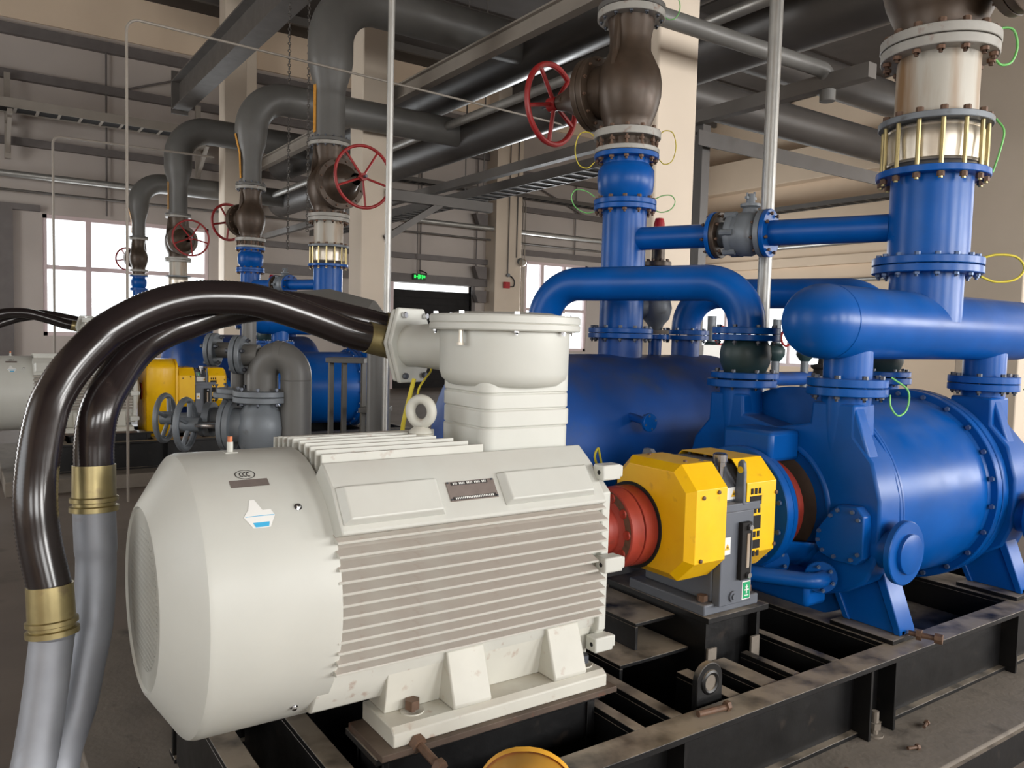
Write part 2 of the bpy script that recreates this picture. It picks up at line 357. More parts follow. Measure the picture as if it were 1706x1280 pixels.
# wall columns and free standing columns
def column(n, x0, x1, y0, y1, m, lab): struct('column_%d' % n, MB().box(x0, x1, y0, y1, 0, ZR), m, .02, lab, 'column')
column(1, 5.1, 5.6, 5.25, 5.75, 'column', 'cream square column behind the front blue risers')
column(2, 5.2, 5.7, 11.80, 12.28, 'column', 'cream square column behind the middle pump line risers')
column(3, 5.1, 5.6, 19.3, 19.8, 'column', 'cream column farthest back near the left window')
column(4, 14.0, 14.9, 6.0, 7.0, 'column', 'broad beige column at the right edge')
column(5, 14.0, 15.0, 21.4, 22, 'column', 'pale column against the far wall beside the dark doorway')
column(6, 5.9, 6.5, 21.5, 22, 'column', 'pale wall column right of the left window')
# windows
def window_y(n, x0, x1, z0, z1, y, vs, hs, lab):
    f = .09; b = MB(); b.box(x0, x0+f, y, y+.12, z0, z1).box(x1-f, x1, y, y+.12, z0, z1).box(x0, x1, y, y+.12, z0, z0+f).box(x0, x1, y, y+.12, z1-f, z1)
    o = struct('window_%d' % n, b, 'winframe', label=lab, cat='window')
    for x in vs: child(o, 'mullion', MB().box(x-.06, x+.06, y+.01, y+.11, z0, z1), 'winframe')
    for z in hs: child(o, 'transom', MB().box(x0, x1, y+.015, y+.105, z-.05, z+.05), 'winframe')
    xs = [x0]+list(vs)+[x1]; zs = [z0]+list(hs)+[z1]
    for i in range(len(xs)-1):
        for j in range(len(zs)-1): child(o, 'pane', MB().box(xs[i]+.03, xs[i+1]-.03, y+.055, y+.065, zs[j]+.03, zs[j+1]-.03), 'glass')
    return o
window_y(1, W1[0], W1[1], W1[2], W1[3], Y1+.03, (2.62, 4.55), (3.05,), 'bright overexposed window with pinkish frame at left')
window_y(2, W2[0], W2[1], W2[2], W2[3], Y1+.03, (16.35, 17.3), (2.6,), 'bright narrow window behind the blue elbow pipe')
o = struct('window_3', MB().box(X1+.05, X1+.15, 15.6, 21.3, .9, 1.0).box(X1+.05, X1+.15, 15.6, 21.3, 3.0, 3.1).box(X1+.05, X1+.15, 15.6, 15.7, .9, 3.1).box(X1+.05, X1+.15, 21.2, 21.3, .9, 3.1), 'winframe', label='low bright window in the end wall seen under the pipes', cat='window')
for k in range(4): child(o, 'pane', MB().box(X1+.09, X1+.1, 15.7+k*1.375, 17.06+k*1.375, 1.0, 3.0), 'glass')
for k in range(3): child(o, 'mullion', MB().box(X1+.06, X1+.14, 17.02+k*1.375, 17.12+k*1.375, 1.0, 3.0), 'winframe')
# dark roller doorway
d = struct('door_1', MB().box(DOOR[0], DOOR[1], Y1+.12, Y1+.16, 0, 3.02), 'dark', label='dark roller door under the green exit sign', cat='door')
for k in range(14): child(d, 'slat', MB().box(DOOR[0], DOOR[1], Y1+.1, Y1+.12, .05+k*.212, .05+k*.212+.19), 'dark')
child(d, 'door_frame', MB().box(DOOR[0]-.12, DOOR[0], Y1-.05, Y1+.15, 0, 3.3), 'winframe')
child(d, 'door_frame', MB().box(DOOR[1], DOOR[1]+.12, Y1-.05, Y1+.15, 0, 3.3), 'girt')
# end wall: ring beam, ledge
child(we, 'ring_beam', MB().box(X1-.5, X1, Y0, Y1, 6.95, 8.0), 'plaster', .02)
child(we, 'ring_beam', MB().box(X1-.25, X1, Y0, Y1, 4.2, 4.5), 'plaster', .02)
# roof steelwork
for i, x in enumerate((-2.4, 5.95, 14.5)):
    struct('roof_beam_%d' % (i+1), ibeam(MB(), (x, Y0, 9.2), (x, Y1, 9.2), .3, .7), 'steel', label=['grey roof rafter high over the left wall bay', 'grey roof rafter over the cream columns', 'grey roof rafter over the right column'][i], cat='beam')
for i, y in enumerate((14.2, 17.4, 20.6)):
    struct('roof_purlin_%d' % (i+1), MB().box(X0, X1, y-.06, y+.06, 9.5, 9.7), 'steel', label='thin roof purlin, %s of three' % ['nearest', 'middle', 'farthest'][i], cat='beam')
struct('hoist_beam_1', ibeam(MB(), (4.0, 5.5, 6.68), (4.0, 18.75, 6.68), .34, .62, .03, .03).box(3.83, 4.17, 18.7, 18.76, 6.3, 7.2), 'steel', label='heavy grey hoist beam running overhead with hanging chains', cat='beam')
struct('pipe_rack_beam_1', ibeam(MB(), (5.86, -2.5, 5.54), (5.86, 21.4, 5.54), .14, .24), 'steel_lt', label='light grey rack beam beside the upper dark header pipe', cat='beam')
struct('pipe_rack_beam_2', MB().box(6.54, 6.66, 4.15, 21.4, 4.05, 4.18), 'steel', label='grey rack beam under the lower dark header pipe', cat='beam')
struct('pipe_rack_beam_3', MB().prism([(6.0, 3.78), (6.02, 3.78), (6.02, 3.92), (6.12, 3.92), (6.12, 3.94), (6.0, 3.94)], 'X', 6.45, 11.5), 'darkgrey', label='dark angle bar beneath the pipes at upper right', cat='beam')
struct('pipe_rack_beam_4', MB().box(6.64, 6.76, 6.12, 6.24, 0, 4.05), 'darkgrey', label='short grey rack post beside the cream column', cat='beam')
struct('pipe_rack_beam_5', MB().bar((5.6, 11.8, 3.9), (7.6, 11.8, 3.9), .14, .16).bar((5.6, 11.8, 3.2), (6.6, 11.8, 3.85), .1, .1), 'steel', label='grey bracket arm on the middle cream column', cat='beam')
struct('pipe_rack_beam_6', MB().bar((5.6, 5.5, 5.45), (7.6, 5.5, 5.45), .14, .16), 'steel', label='grey bracket arm behind the front cream column', cat='beam')
# header pipes and branches
def pipe(name, pts, r, m, label, cat='pipe', group=None, rad=None, seg=24, n=10):
    p = elbow_path(pts, rad or r*2.6, n) if len(pts) > 2 else pts
    return single(name, MB().tube(p, r, seg), m, label, cat, group)
pipe('header_pipe', [(6.98, .5, 4.98), (6.98, 21, 4.98)], .33, 'darkgrey', 'fat dark grey lower header pipe running away overhead', group='overhead header pipes', seg=36)
pipe('header_pipe', [(7.02, .5, 5.95), (7.02, 21, 5.95)], .37, 'darkgrey', 'fat dark grey upper header pipe running away overhead', group='overhead header pipes', seg=36)
pipe('header_branch', [(7.2, 7.9, 5.06), (X1-.6, 7.9, 5.06)], .26, 'darkgrey', 'dark branch pipe leaving the lower header toward the right')
pipe('header_branch', [(7.2, 8.2, 6.05), (X1-.6, 8.2, 6.05)], .29, 'darkgrey', 'dark branch pipe leaving the upper header toward the right')
pipe('steam_pipe', [(6.42, 3.5, 5.0), (6.42, 21.2, 5.0)], .065, 'pole', 'slim bright metal pipe running between the two headers')
pipe('vent_pipe', [(4.3, 4.6, 4.2), (6.62, 4.6, 4.22), (6.62, 4.6, 3.95)], .07, 'grey', 'slim yellowish grey pipe sloping across the upper right', rad=.12)
# wall services
pipe('wall_pipe', [(X0+.1, 21.55, 5.06), (21, 21.55, 5.06)], .075, 'pole', 'bright galvanised pipe running along the far wall')
pipe('wall_pipe', [(X0+.1, 21.7, 4.72), (21, 21.7, 4.72)], .03, 'steel', 'thin dark pipe just below the galvanised wall pipe')
pipe('wall_pipe', [(22.7, 1, 4.86), (22.7, 21.5, 4.86)], .08, 'pole', 'pale pipe running along the end wall at right')
pipe('wall_pipe', [(22.75, 1, 3.7), (22.75, 21.5, 3.7)], .06, 'pole', 'lower pale pipe running along the end wall')
pipe('wall_pipe', [(22.75, 1, 3.2), (22.75, 21.5, 3.2)], .03, 'steel', 'thin dark conduit lowest on the end wall')
def tray(name, a, b, wd, h, label, step=.34, m='steel_lt'):
    a, b = V(a), V(b); ax = (b-a).normalized(); sd = V((0, 0, 1)).cross(ax); t = Thing(name, label, 'cable tray', (a+b)/2)
    for s in (-1, 1): t.part('side_rail', MB().bar(a+sd*s*wd/2, b+sd*s*wd/2, .02, h), m)
    n = int((b-a).length/step); me = None; b0 = MB().bar(V((0, 0, 0))-sd*wd/2, V((0, 0, 0))+sd*wd/2, .06, .02); me = b0.mesh('rung'); me.materials.append(M[m])
    for k in range(n):
        o = bpy.data.objects.new('rung', me); COL.objects.link(o); o.parent = t.o; o.location = a+ax*(k+.5)*step-V((0, 0, h/2-.01))-t.loc
    t.part('cables', MB().bar(a+V((0, 0, -h/4)), b+V((0, 0, -h/4)), wd*.8, h*.35), 'dark')
    return t
t = tray('cable_tray', (X0+.3, 20.9, 6.42), (8.4, 20.9, 6.42), .55, .2, 'light ladder cable tray hung along the left wall', .42)
for x in (.9, 5.0): t.part('bracket', MB().box(x, x+.12, 21.6, 21.7, 5.4, 7.3).bar((x+.06, 20.5, 6.22), (x+.06, 21.9, 6.22), .1, .1).bar((x+.06, 20.7, 6.15), (x+.06, 21.7, 5.5), .08, .08), 'steel_lt')
t = tray('cable_tray', (8.0, 8.2, 4.3), (8.0, 21, 4.3), .45, .16, 'dark ladder cable tray hanging left of the front column', .3, 'steel')
for y in (9, 13, 17, 20.5):
    for s in (-.2, .2): t.part('hanger', MB().cyl((8+s, y, 4.3), (8+s, y, ZR), .012, 6), 'steel')
tray('cable_tray', (9.0, 21.5, 6.2), (22, 21.5, 6.2), .4, .12, 'dark cable tray along the far wall behind the headers', .3, 'steel')
tray('cable_tray', (22.4, 2, 6.05), (22.4, 21, 6.05), .5, .14, 'cable tray along the end wall below the ring beam', .42, 'steel')
# exit sign, wall lamps, call boxes
t = Thing('exit_sign', 'small lit green exit sign over the dark doorway', 'sign', (11.5, 21.75, 3.3))
t.part('sign_box', MB().box(11.29, 11.71, 21.74, 21.8, 3.31, 3.5), 'exit_dark', bevel=.005)
b = MB(); 
b.box(11.32, 11.37, 21.73, 21.745, 3.36, 3.45)
for k, (x, z, w_, h) in enumerate(((11.45, 3.34, .05, .13), (11.51, 3.36, .04, .05), (11.51, 3.42, .05, .04), (11.58, 3.34, .03, .12), (11.63, 3.37, .06, .08), (11.39, 3.39, .04, .03))): b.box(x, x+w_, 21.73, 21.745, z, z+h)
t.part('pictogram', b, 'exit')
t.part('hanger', MB().tube([(11.45, 21.77, 3.5), (11.42, 21.77, 3.62), (11.42, 21.77, 8)], .012, 6), 'steel')
t.part('cable', MB().tube(spline([(11.5, 21.77, 3.6), (11.6, 21.77, 3.58), (11.75, 21.77, 3.52), (11.72, 21.77, 3.44)]), .02, 6), 'dark')
t = Thing('wall_lamp', 'round bulkhead lamp on the column beside the narrow window', 'lamp', (14.95, 21.3, 4.0))
t.part('lamp_base', MB().cyl((14.95, 21.4, 4.1), (14.95, 21.25, 4.05), .11, 16), 'greyvalve'); t.part('lamp_glass', MB().lathe([(0, .13), (.06, .12), (.12, .07), (.14, 0)], (14.95, 21.25, 4.05), (-.2, -1, -.3), 20), 'spool')
t.part('conduit', MB().tube([(14.8, 21.38, 4.2), (14.8, 21.38, 8)], .02, 8), 'steel')
t = Thing('call_box', 'small red emergency box on the far wall column', 'box', (14.45, 21.3, 3.2))
t.part('housing', MB().box(14.3, 14.52, 21.32, 21.4, 3.2, 3.4), 'redbox', bevel=.01); t.part('cover', MB().box(14.33, 14.49, 21.305, 21.32, 3.23, 3.37), 'redbox')
t.part('cable', MB().tube(spline([(14.52, 21.36, 3.25), (14.68, 21.36, 3.28), (14.7, 21.36, 3.45), (14.58, 21.36, 3.58), (14.5, 21.36, 3.6)]), .02, 6), 'dark')
t.part('conduit', MB().tube([(14.45, 21.38, 3.6), (14.47, 21.38, 8)], .018, 6), 'steel'); t.part('junction', MB().cyl((14.46, 21.4, 3.62), (14.46, 21.33, 3.62), .06, 12), 'greyvalve')
t.o.location.y -= .03
t = Thing('conduit_bundle', 'bundle of thin conduits climbing beside the narrow window', 'conduit', (15.2, 21.7, 0))
for k in range(4): t.part('conduit', MB().tube(elbow_path([(15.08+k*.1, 21.75, 0), (15.08+k*.1, 21.75, 6.0), (15.0+k*.1, 21.75, 6.3)], .1, 4), .022, 8), 'steel_lt')
# hoist chains
for k, (px, y) in enumerate(((3.95, 11.55), (4.0, 10.9))):
    b = MB()
    for j in range(80):
        z = 6.4-j*.05
        if z < 2.9+k*.2: break
        b.torus((px, y, z), (1, 0, 0) if j % 2 else (0, 1, 0), .02, .007, 8, 4)
    single('hoist_chain', b, 'steel', ['long hanging hoist chain nearer the far riser', 'longer hanging hoist chain beside the middle riser valve'][k], 'chain', 'hoist chains')

# ================================================================== ONE PUMP LINE (built once, copied for the lines behind)
LINE = ['in the front pump line', 'in the middle pump line', 'in the far pump line']
SETS = []          # (thing root, base label, copied to how many further lines, group, parts left out of copies)
def S(name, base, cat, loc, upto=1, group=None, skip=()):
    t = Thing(name, base+' '+LINE[0], cat, loc, group if upto else None); SETS.append((t.o, base, upto, group, skip)); return t
AY, AZ = 2.40, .963
X_ = V((1, 0, 0)); Y_ = V((0, 1, 0)); Z_ = V((0, 0, 1))
PL = .15           # plinth top
# ---- plinth (concrete)
for k, dy in enumerate((0, 7.75)):
    struct('plinth_%d' % (k+1), MB().box(.35, 5.6, 1.46+dy, 4.5+dy, 0, PL), 'plinth', .01, 'dirty concrete plinth under the %s pump skid' % ['front', 'middle'][k], 'plinth')
struct('trim_1', MB().box(.35, 5.6, 1.445, 1.459, 0, PL-.012), 'black', label='black painted edge strip along the concrete plinth', cat='trim')
# ---- steel skid
t = S('base_frame', 'black welded steel base frame on a concrete plinth', 'base frame', (2.7, 2.4, PL), 1, 'pump base frames')
RT = .46
for y0, y1, yw in ((1.72, 1.835, 1.80), (2.95, 3.065, 3.01)):
    t.part('rail', MB().box(.62, 4.95, y0, y1, RT-.022, RT).box(.62, 4.95, yw, yw+.02, PL, RT-.02).box(.62, 4.95, yw-.03, yw+.06, PL, PL+.018), 'black', bevel=.002)
for x in (.98, 1.90, 2.955, 3.13, 4.20):
    t.part('gusset', MB().box(x, x+.014, 1.725, 1.80, PL, RT-.022), 'black')
for a, b in ((.62, .70), (.86, .93), (1.785, 1.83), (1.95, 2.005), (2.25, 2.31), (2.43, 2.52), (2.62, 2.66), (2.855, 2.9), (3.22, 3.46), (4.32, 4.56), (4.87, 4.95)):
    z = RT if a < 2.02 or a > 2.8 else RT-.005
    ye = 2.10 if 2.2 < a < 2.7 else 2.95; t.part('cross_bar', MB().box(a, b, 1.835, ye, z-.02, z).box(a, a+.014, 1.835, ye, PL+.02, z-.02), 'black', bevel=.002)
for y0, y1 in ((2.0, 2.22), (2.58, 2.8)):
    t.part('motor_beam', MB().box(.95, 1.8, y0, y1, .505, .525).box(.98, 1.78, y0+.03, y0+.05, PL, .505).box(.98, 1.78, y1-.05, y1-.03, PL, .505).box(.98, 1.0, y0+.02, y1-.02, PL, .505).box(1.74, 1.76, y0+.02, y1-.02, PL, .505), 'black', bevel=.002)
t.part('lifting_lug', MB().prism([(2.10, .40), (2.23, .40), (2.23, .53)]+[(2.165+.065*math.cos(a), .53+.065*math.sin(a)) for a in [pi*k/10 for k in range(1, 10)]]+[(2.10, .53)], 'Y', 1.86, 1.885), 'black', bevel=.003)
t.part('lug_boss', MB().torus((2.165, 1.862, .525), Y_, .036, .010, 20, 8), 'black'); t.part('lug_hole', MB().cyl((2.165, 1.8585, .525), (2.165, 1.8605, .525), .028, 18), 'plinth')
t.part('drip_plate', MB().box(3.46, 4.32, 1.835, 2.95, .30, .312), 'black')
for x in (3.30, 4.42):
    t.part('foot_pad', MB().box(x-.07, x+.17, 1.80, 2.10, RT, RT+.02), 'black', bevel=.002); t.part('foot_pad', MB().box(x-.07, x+.17, 2.70, 3.0, RT, RT+.02), 'black', bevel=.002)
    b = MB().lathe([(0, 0), (0, .012), (.10, .012), (.10, .022), (.13, .022), (.13, 0)], (x+.05, 1.80, RT+.034), (.35, -1, 0), 8); b.lathe([(.03, 0), (.03, .024), (.05, .024), (.05, 0)], (x+.05, 1.80, RT+.034), (.35, -1, 0), 6)
    t.part('foot_bolt', b, 'rustbolt')
t.part('loose_bolt', MB().cyl((2.03, 1.79, RT+.012), (2.15, 1.775, RT+.012), .011, 10).cyl((2.15, 1.775, RT+.016), (2.165, 1.773, RT+.016), .018, 6), 'rustbolt')

# ---- gear pedestal
t = S('gear_pedestal', 'black steel pedestal box under the gear unit', 'pedestal', (2.6, 2.4, PL), 1, 'gear pedestals')
t.part('top_plate', MB().box(2.42, 2.79, 2.10, 2.72, .606, .63), 'black', bevel=.002)
for x in (2.43, 2.74): t.part('side_web', MB().box(x, x+.02, 2.12, 2.70, PL, .606), 'black')
t.part('inner_web', MB().box(2.45, 2.74, 2.16, 2.18, PL, .606), 'black')
for x in (2.435, 2.70): t.part('weld_patch', MB().box(x, x+.05, 2.108, 2.118, .33, .50), 'plinth')
t.part('ledge', MB().box(2.05, 2.42, 2.2, 2.94, .47, .485).box(2.05, 2.065, 2.2, 2.94, PL, .47), 'black', bevel=.002)
t.part('ledge', MB().box(2.2, 2.42, 2.28, 2.9, .58, .595).box(2.2, 2.215, 2.28, 2.9, .485, .58), 'black', bevel=.002)

# hose and pipe centre lines of the two motor conduits
H1 = [(1.359, 2.808, 1.687), (1.309, 2.81, 1.698), (1.189, 2.813, 1.724), (1.088, 2.812, 1.759), (0.933, 2.808, 1.805), (0.825, 2.803, 1.828), (0.696, 2.797, 1.829), (0.599, 2.791, 1.815), (0.494, 2.78, 1.777), (0.389, 2.763, 1.714), (0.337, 2.748, 1.665), (0.281, 2.729, 1.6), (0.24, 2.711, 1.537), (0.21, 2.689, 1.47), (0.183, 2.646, 1.347), (0.172, 2.61, 1.223), (0.18, 2.593, 1.108), (0.202, 2.568, 0.98)]
H2 = [(1.468, 2.882, 1.723), (1.407, 2.898, 1.74), (1.337, 2.915, 1.757), (1.24, 2.937, 1.778), (1.054, 2.965, 1.812), (0.907, 2.969, 1.811), (0.753, 2.953, 1.779), (0.652, 2.927, 1.742), (0.581, 2.905, 1.715), (0.5, 2.868, 1.668), (0.443, 2.826, 1.612), (0.403, 2.785, 1.557), (0.365, 2.744, 1.499), (0.344, 2.723, 1.44), (0.335, 2.723, 1.363), (0.334, 2.719, 1.29)]
G1 = [(0.205, 2.559, 0.896), (0.205, 2.555, 0.842), (0.186, 2.533, 0.696), (0.163, 2.502, 0.559), (0.135, 2.463, 0.423), (0.12, 2.42, 0.2), (0.11, 2.4, 0)]
G2 = [(0.333, 2.713, 1.199), (0.335, 2.696, 0.989), (0.321, 2.669, 0.822), (0.297, 2.652, 0.707), (0.271, 2.625, 0.598), (0.226, 2.598, 0.469), (0.2, 2.55, 0.3), (0.17, 2.55, 0)]
# ---- motor
t = S('electric_motor', 'large pale grey ribbed electric motor with round terminal box', 'motor', (1.3, AY, .525), 1, 'pump motors')
axo = (0, AY, AZ)
fc = t.part('fan_cover', MB().lathe([(.418, .252), (.41, .257), (.413, .266), (.492, .388), (.500, .397), (.514, .402), (.842, .402), (.846, .398), (.846, .372)], axo, X_, 96), 'motor', smooth=28)
t.part('grille_rim', MB().lathe([(.417, 0), (.417, .254)], axo, X_, 64), 'grille', fc)
t.part('grille', MB().lathe([(.414, 0), (.4145, .19), (.417, .2)], axo, X_, 48), 'grille_dots', fc)
def on_cover(x, deg, r=.402):
    a = math.radians(deg); return V((x, AY-r*math.cos(a), AZ+r*math.sin(a))), V((0, -math.cos(a), math.sin(a)))
for x, deg in ((.757, 44.3), (.75, -43.7), (.757, 135), (.75, -136)):
    p, n = on_cover(x, deg); t.part('screw', MB().lathe([(0, 0), (0, .011), (.002, .011), (.002, .0075), (.008, .0075), (.010, .005), (.010, 0)], p, n, 14), 'chrome', fc)
def patch(poly, off):     # poly in (x, degrees) wrapped on the cover, subdivided along the angle by the given points
    b = MB(); vs = [on_cover(x, d_, .402+off)[0] for x, d_ in poly]; b.add(vs, [tuple(range(len(vs)))]); return b
b = MB()
for k in range(33):
    a0, a1 = 2*pi*k/32, 2*pi*(k+1)/32
    b.add([on_cover(.6455+.028*s*math.cos(a), 64+3.0*s*math.sin(a), .4028)[0] for s, a in ((1, a0), (1, a1), (.9, a1), (.9, a0))], [(0, 1, 2, 3)])
for k in range(3):
    cx = .636+k*.0095
    for j in range(12):
        a0, a1 = math.radians(60+240*j/12), math.radians(60+240*(j+1)/12)
        b.add([on_cover(cx+.0065*s*math.cos(a), 64+1.55*s*math.sin(a), .4029)[0] for s, a in ((1, a0), (1, a1), (.62, a1), (.62, a0))], [(0, 1, 2, 3)])
t.part('certification_mark', b, 'print', fc, smooth=0, label='printed oval mark with three letters C')
b = MB()
for j in range(4): b.add([on_cover(x, d_, .4032)[0] for x, d_ in ((.596, 56.4+j*1.05), (.70, 56.4+j*1.05), (.70, 57.45+j*1.05), (.596, 57.45+j*1.05))], [(0, 1, 2, 3)])
t.part('rating_strip', b, 'plate', fc, smooth=0)
def strip(x0a, x1a, x0b, x1b, d0, d1, off, n=4):
    b = MB()
    for j in range(n):
        u, v_ = j/n, (j+1)/n; L = lambda a, c, q: a+(c-a)*q
        b.add([on_cover(x, d_, .402+off)[0] for x, d_ in ((L(x0a, x0b, u), L(d0, d1, u)), (L(x1a, x1b, u), L(d0, d1, u)), (L(x1a, x1b, v_), L(d0, d1, v_)), (L(x0a, x0b, v_), L(d0, d1, v_)))], [(0, 1, 2, 3)])
    return b
b = strip(.627, .672, .607, .69, 37.2, 42, .0012); b2 = strip(.607, .69, .62, .682, 42, 44.6, .0012); b3 = strip(.622, .66, .632, .645, 44.6, 49.6, .0012)
for q in (b2, b3): b.add(q.v, q.f)
st = t.part('torn_sticker', b, 'white', fc, smooth=0, label='torn white and blue paper sticker')
t.part('sticker_print', strip(.633, .668, .628, .672, 37.5, 39.4, .0018), 'sticker_blue', st, smooth=0)
t.part('sticker_print', strip(.612, .688, .612, .689, 42.0, 42.25, .0018), 'sticker_blue', st, smooth=0)
t.part('grease_nipple', MB().box(.632, .668, AY-.03, AY+.01, AZ+.398, AZ+.403).cyl((.65, AY-.01, AZ+.40), (.65, AY-.01, AZ+.432), .009, 12), 'motor', fc)
t.part('nipple_cap', MB().cyl((.65, AY-.01, AZ+.432), (.65, AY-.01, AZ+.448), .0075, 12), 'copper', fc)
# stator core and side fins
core = [(2.07, .74), (2.13, .64), (2.67, .64), (2.73, .74), (2.73, 1.17), (2.63, 1.29), (2.50, 1.325), (2.30, 1.325), (2.17, 1.29), (2.07, 1.17)]
t.part('stator_frame', MB().prism(core, 'X', .80, 1.815), 'motor_fin', bevel=.008)
zf = [1.153, 1.117, 1.081, 1.046, 1.013, .980, .948, .912, .880, .850, .818, .786]
def fin_mesh(sgn, x0=.835, x1=1.79):
    b = MB(); b.prism([(0, .030), (sgn*.030, .016), (sgn*.066, .0042), (sgn*.0685, .001), (sgn*.067, -.0028), (sgn*.030, -.005), (0, -.006)], 'X', x0-1.3, x1-1.3); me = b.mesh('fin', smooth=0); me.materials.append(M['motor_fin']); return me
fl_, fr_ = fin_mesh(-1), fin_mesh(1); fs_ = fin_mesh(-1, .835, 1.755)
for i, z in enumerate(zf):
    for sgn in (-1, 1):
        tip = .012 if i in (0, 11) else 0
        o = bpy.data.objects.new('fin', (fs_ if i in (5, 6) else fl_) if sgn < 0 else fr_); COL.objects.link(o); o.parent = t.o; o.location = (0, sgn*(.328-tip), z-.525)
# top fins
for i, (y, z0, x1) in enumerate(((2.19, 1.372, 1.40), (2.235, 1.379, 1.37), (2.28, 1.384, 1.34), (2.325, 1.388, 1.30), (2.37, 1.39, 1.25), (2.43, 1.39, 1.25), (2.475, 1.388, 1.30), (2.52, 1.384, 1.4), (2.565, 1.379, 1.4), (2.61, 1.372, 1.4))):
    t.part('top_fin', MB().prism([(y-.009, 1.28), (y+.009, 1.28), (y+.005, z0), (y-.005, z0)], 'X', .852, x1), 'motor_fin')
# sloping name plate shoulder with raised pads
sh = t.part('shoulder', MB().prism([(2.22, 1.29), (2.16, 1.352), (2.148, 1.352), (2.075, 1.298), (1.998, 1.190), (1.998, 1.178), (2.08, 1.15)], 'X', .838, 1.775), 'motor', bevel=.005)
def slope_pad(x0, x1, u0, u1, h, m, parent, name, ch=.018, bevel=.004):
    a, b_ = V((0, 2.075, 1.298)), V((0, 1.998, 1.190)); d_ = b_-a; n = V((0, d_.z, -d_.y)).normalized()
    if n.z < 0: n = -n
    P = lambda x, u, hh: V((x, 0, 0))+a+d_*u+n*hh
    vs = [P(x0, u0, 0), P(x1, u0, 0), P(x1, u1, 0), P(x0, u1, 0), P(x0+ch, u0+ch*4, h), P(x1-ch, u0+ch*4, h), P(x1-ch, u1-ch*4, h), P(x0+ch, u1-ch*4, h)]
    return t.part(name, MB().add(vs, [(3, 2, 1, 0), (4, 5, 6, 7), (0, 1, 5, 4), (1, 2, 6, 5), (2, 3, 7, 6), (3, 0, 4, 7)]), m, parent, bevel=bevel, smooth=0)
slope_pad(.845, 1.165, .02, .90, .026, 'motor', sh, 'raised_pad')
slope_pad(1.375, 1.735, .02, .86, .026, 'motor', sh, 'raised_pad')
np_ = slope_pad(1.19, 1.36, .14, .62, .003, 'plate', sh, 'name_plate', .001, 0)
slope_pad(1.205, 1.335, .16, .24, .0045, 'print', np_, 'plate_band', .0005, 0)
slope_pad(1.20, 1.352, .52, .60, .0045, 'print', np_, 'plate_band', .0005, 0)
for k in range(22):
    if k % 5 != 3: slope_pad(1.212+k*.0054, 1.215+k*.0054, .175, .225, .0055, 'white', np_, 'plate_lettering', .0001, 0)
    slope_pad(1.208+k*.0062, 1.2115+k*.0062, .535, .585, .0055, 'white', np_, 'plate_lettering', .0001, 0)
for x, u in ((1.195, .17), (1.352, .17), (1.195, .58), (1.355, .58)): slope_pad(x-.003, x+.003, u-.02, u+.02, .006, 'bolt', np_, 'rivet', .0003, 0)
# drive end shield
eb = [(2.05, .72), (2.12, .63), (2.68, .63), (2.75, .72), (2.755, 1.2), (2.62, 1.31), (2.18, 1.31), (2.045, 1.2)]
es = t.part('end_shield', MB().prism(eb, 'X', 1.80, 1.835).lathe([(1.83, .33), (1.86, .30), (1.88, .17), (1.905, .15), (1.92, .09)], axo, X_, 40), 'motor', bevel=.005)
for y, z in ((2.03, 1.275), (2.005, .965), (2.04, .68), (2.77, 1.275), (2.795, .965)):
    o = t.part('shield_lug', MB().box(1.765, 1.845, y-.022, y+.03, z-.026, z+.026).box(1.845, 1.862, y-.014, y+.025, z-.02, z+.02), 'motor', es, bevel=.005)
    t.inst('bolt', bolt_mesh(.02, .012, 'bolt', False), (1.84, y, z), (1, 0, 0), es); t.part('bolt_hole', MB().cyl((1.7645, y+.0, z), (1.768, y, z), .008, 10), 'dark', es)
t.part('shaft', MB().cyl((1.9, AY, AZ), (2.0, AY, AZ), .055, 24), 'bolt')
# feet
for sgn in (-1, 1):
    def fy(v): return AY+sgn*v
    def pr(pts, a, b_): return MB().prism([(fy(p), z) for p, z in pts], 'X', a, b_)
    ft = t.part('foot_plate', pr([(.405, .545), (.405, .585), (.385, .60), (.19, .60), (.19, .545)], 1.0, 1.80), 'motor_foot', bevel=.004)
    t.part('foot_web', pr([(.30, .60), (.19, .60), (.19, .78), (.33, .775)], 1.02, 1.79), 'motor_foot', bevel=.003)
    for x in (1.205, 1.585): t.part('foot_rib', pr([(.39, .60), (.395, .61), (.34, .765), (.25, .765), (.25, .60)], x, x+.135), 'motor_foot', bevel=.008)
    t.part('shim', MB().box(.955, 1.83, min(fy(.19), fy(.425)), max(fy(.19), fy(.425)), .525, .545), 'rustplate', bevel=.002)
    for x in (1.10, 1.755):
        t.inst('foot_bolt', bolt_mesh(.02, .024, 'rustbolt' if x < 1.5 else 'bolt', False), (x, fy(.325), .60), Z_)
        t.part('washer', MB().lathe([(.60, .016), (.604, .036), (.60, .036)], (x, fy(.325), 0), Z_, 20), 'motor_foot')
b = MB().cyl((1.075, 1.99, .545), (1.09, 1.90, .52), .013, 10).cyl((1.09, 1.90, .52), (1.094, 1.88, .515), .022, 6).cyl((1.072, 2.0, .548), (1.0765, 1.978, .542), .026, 6)
t.part('jacking_bolt', b, 'rustbolt')
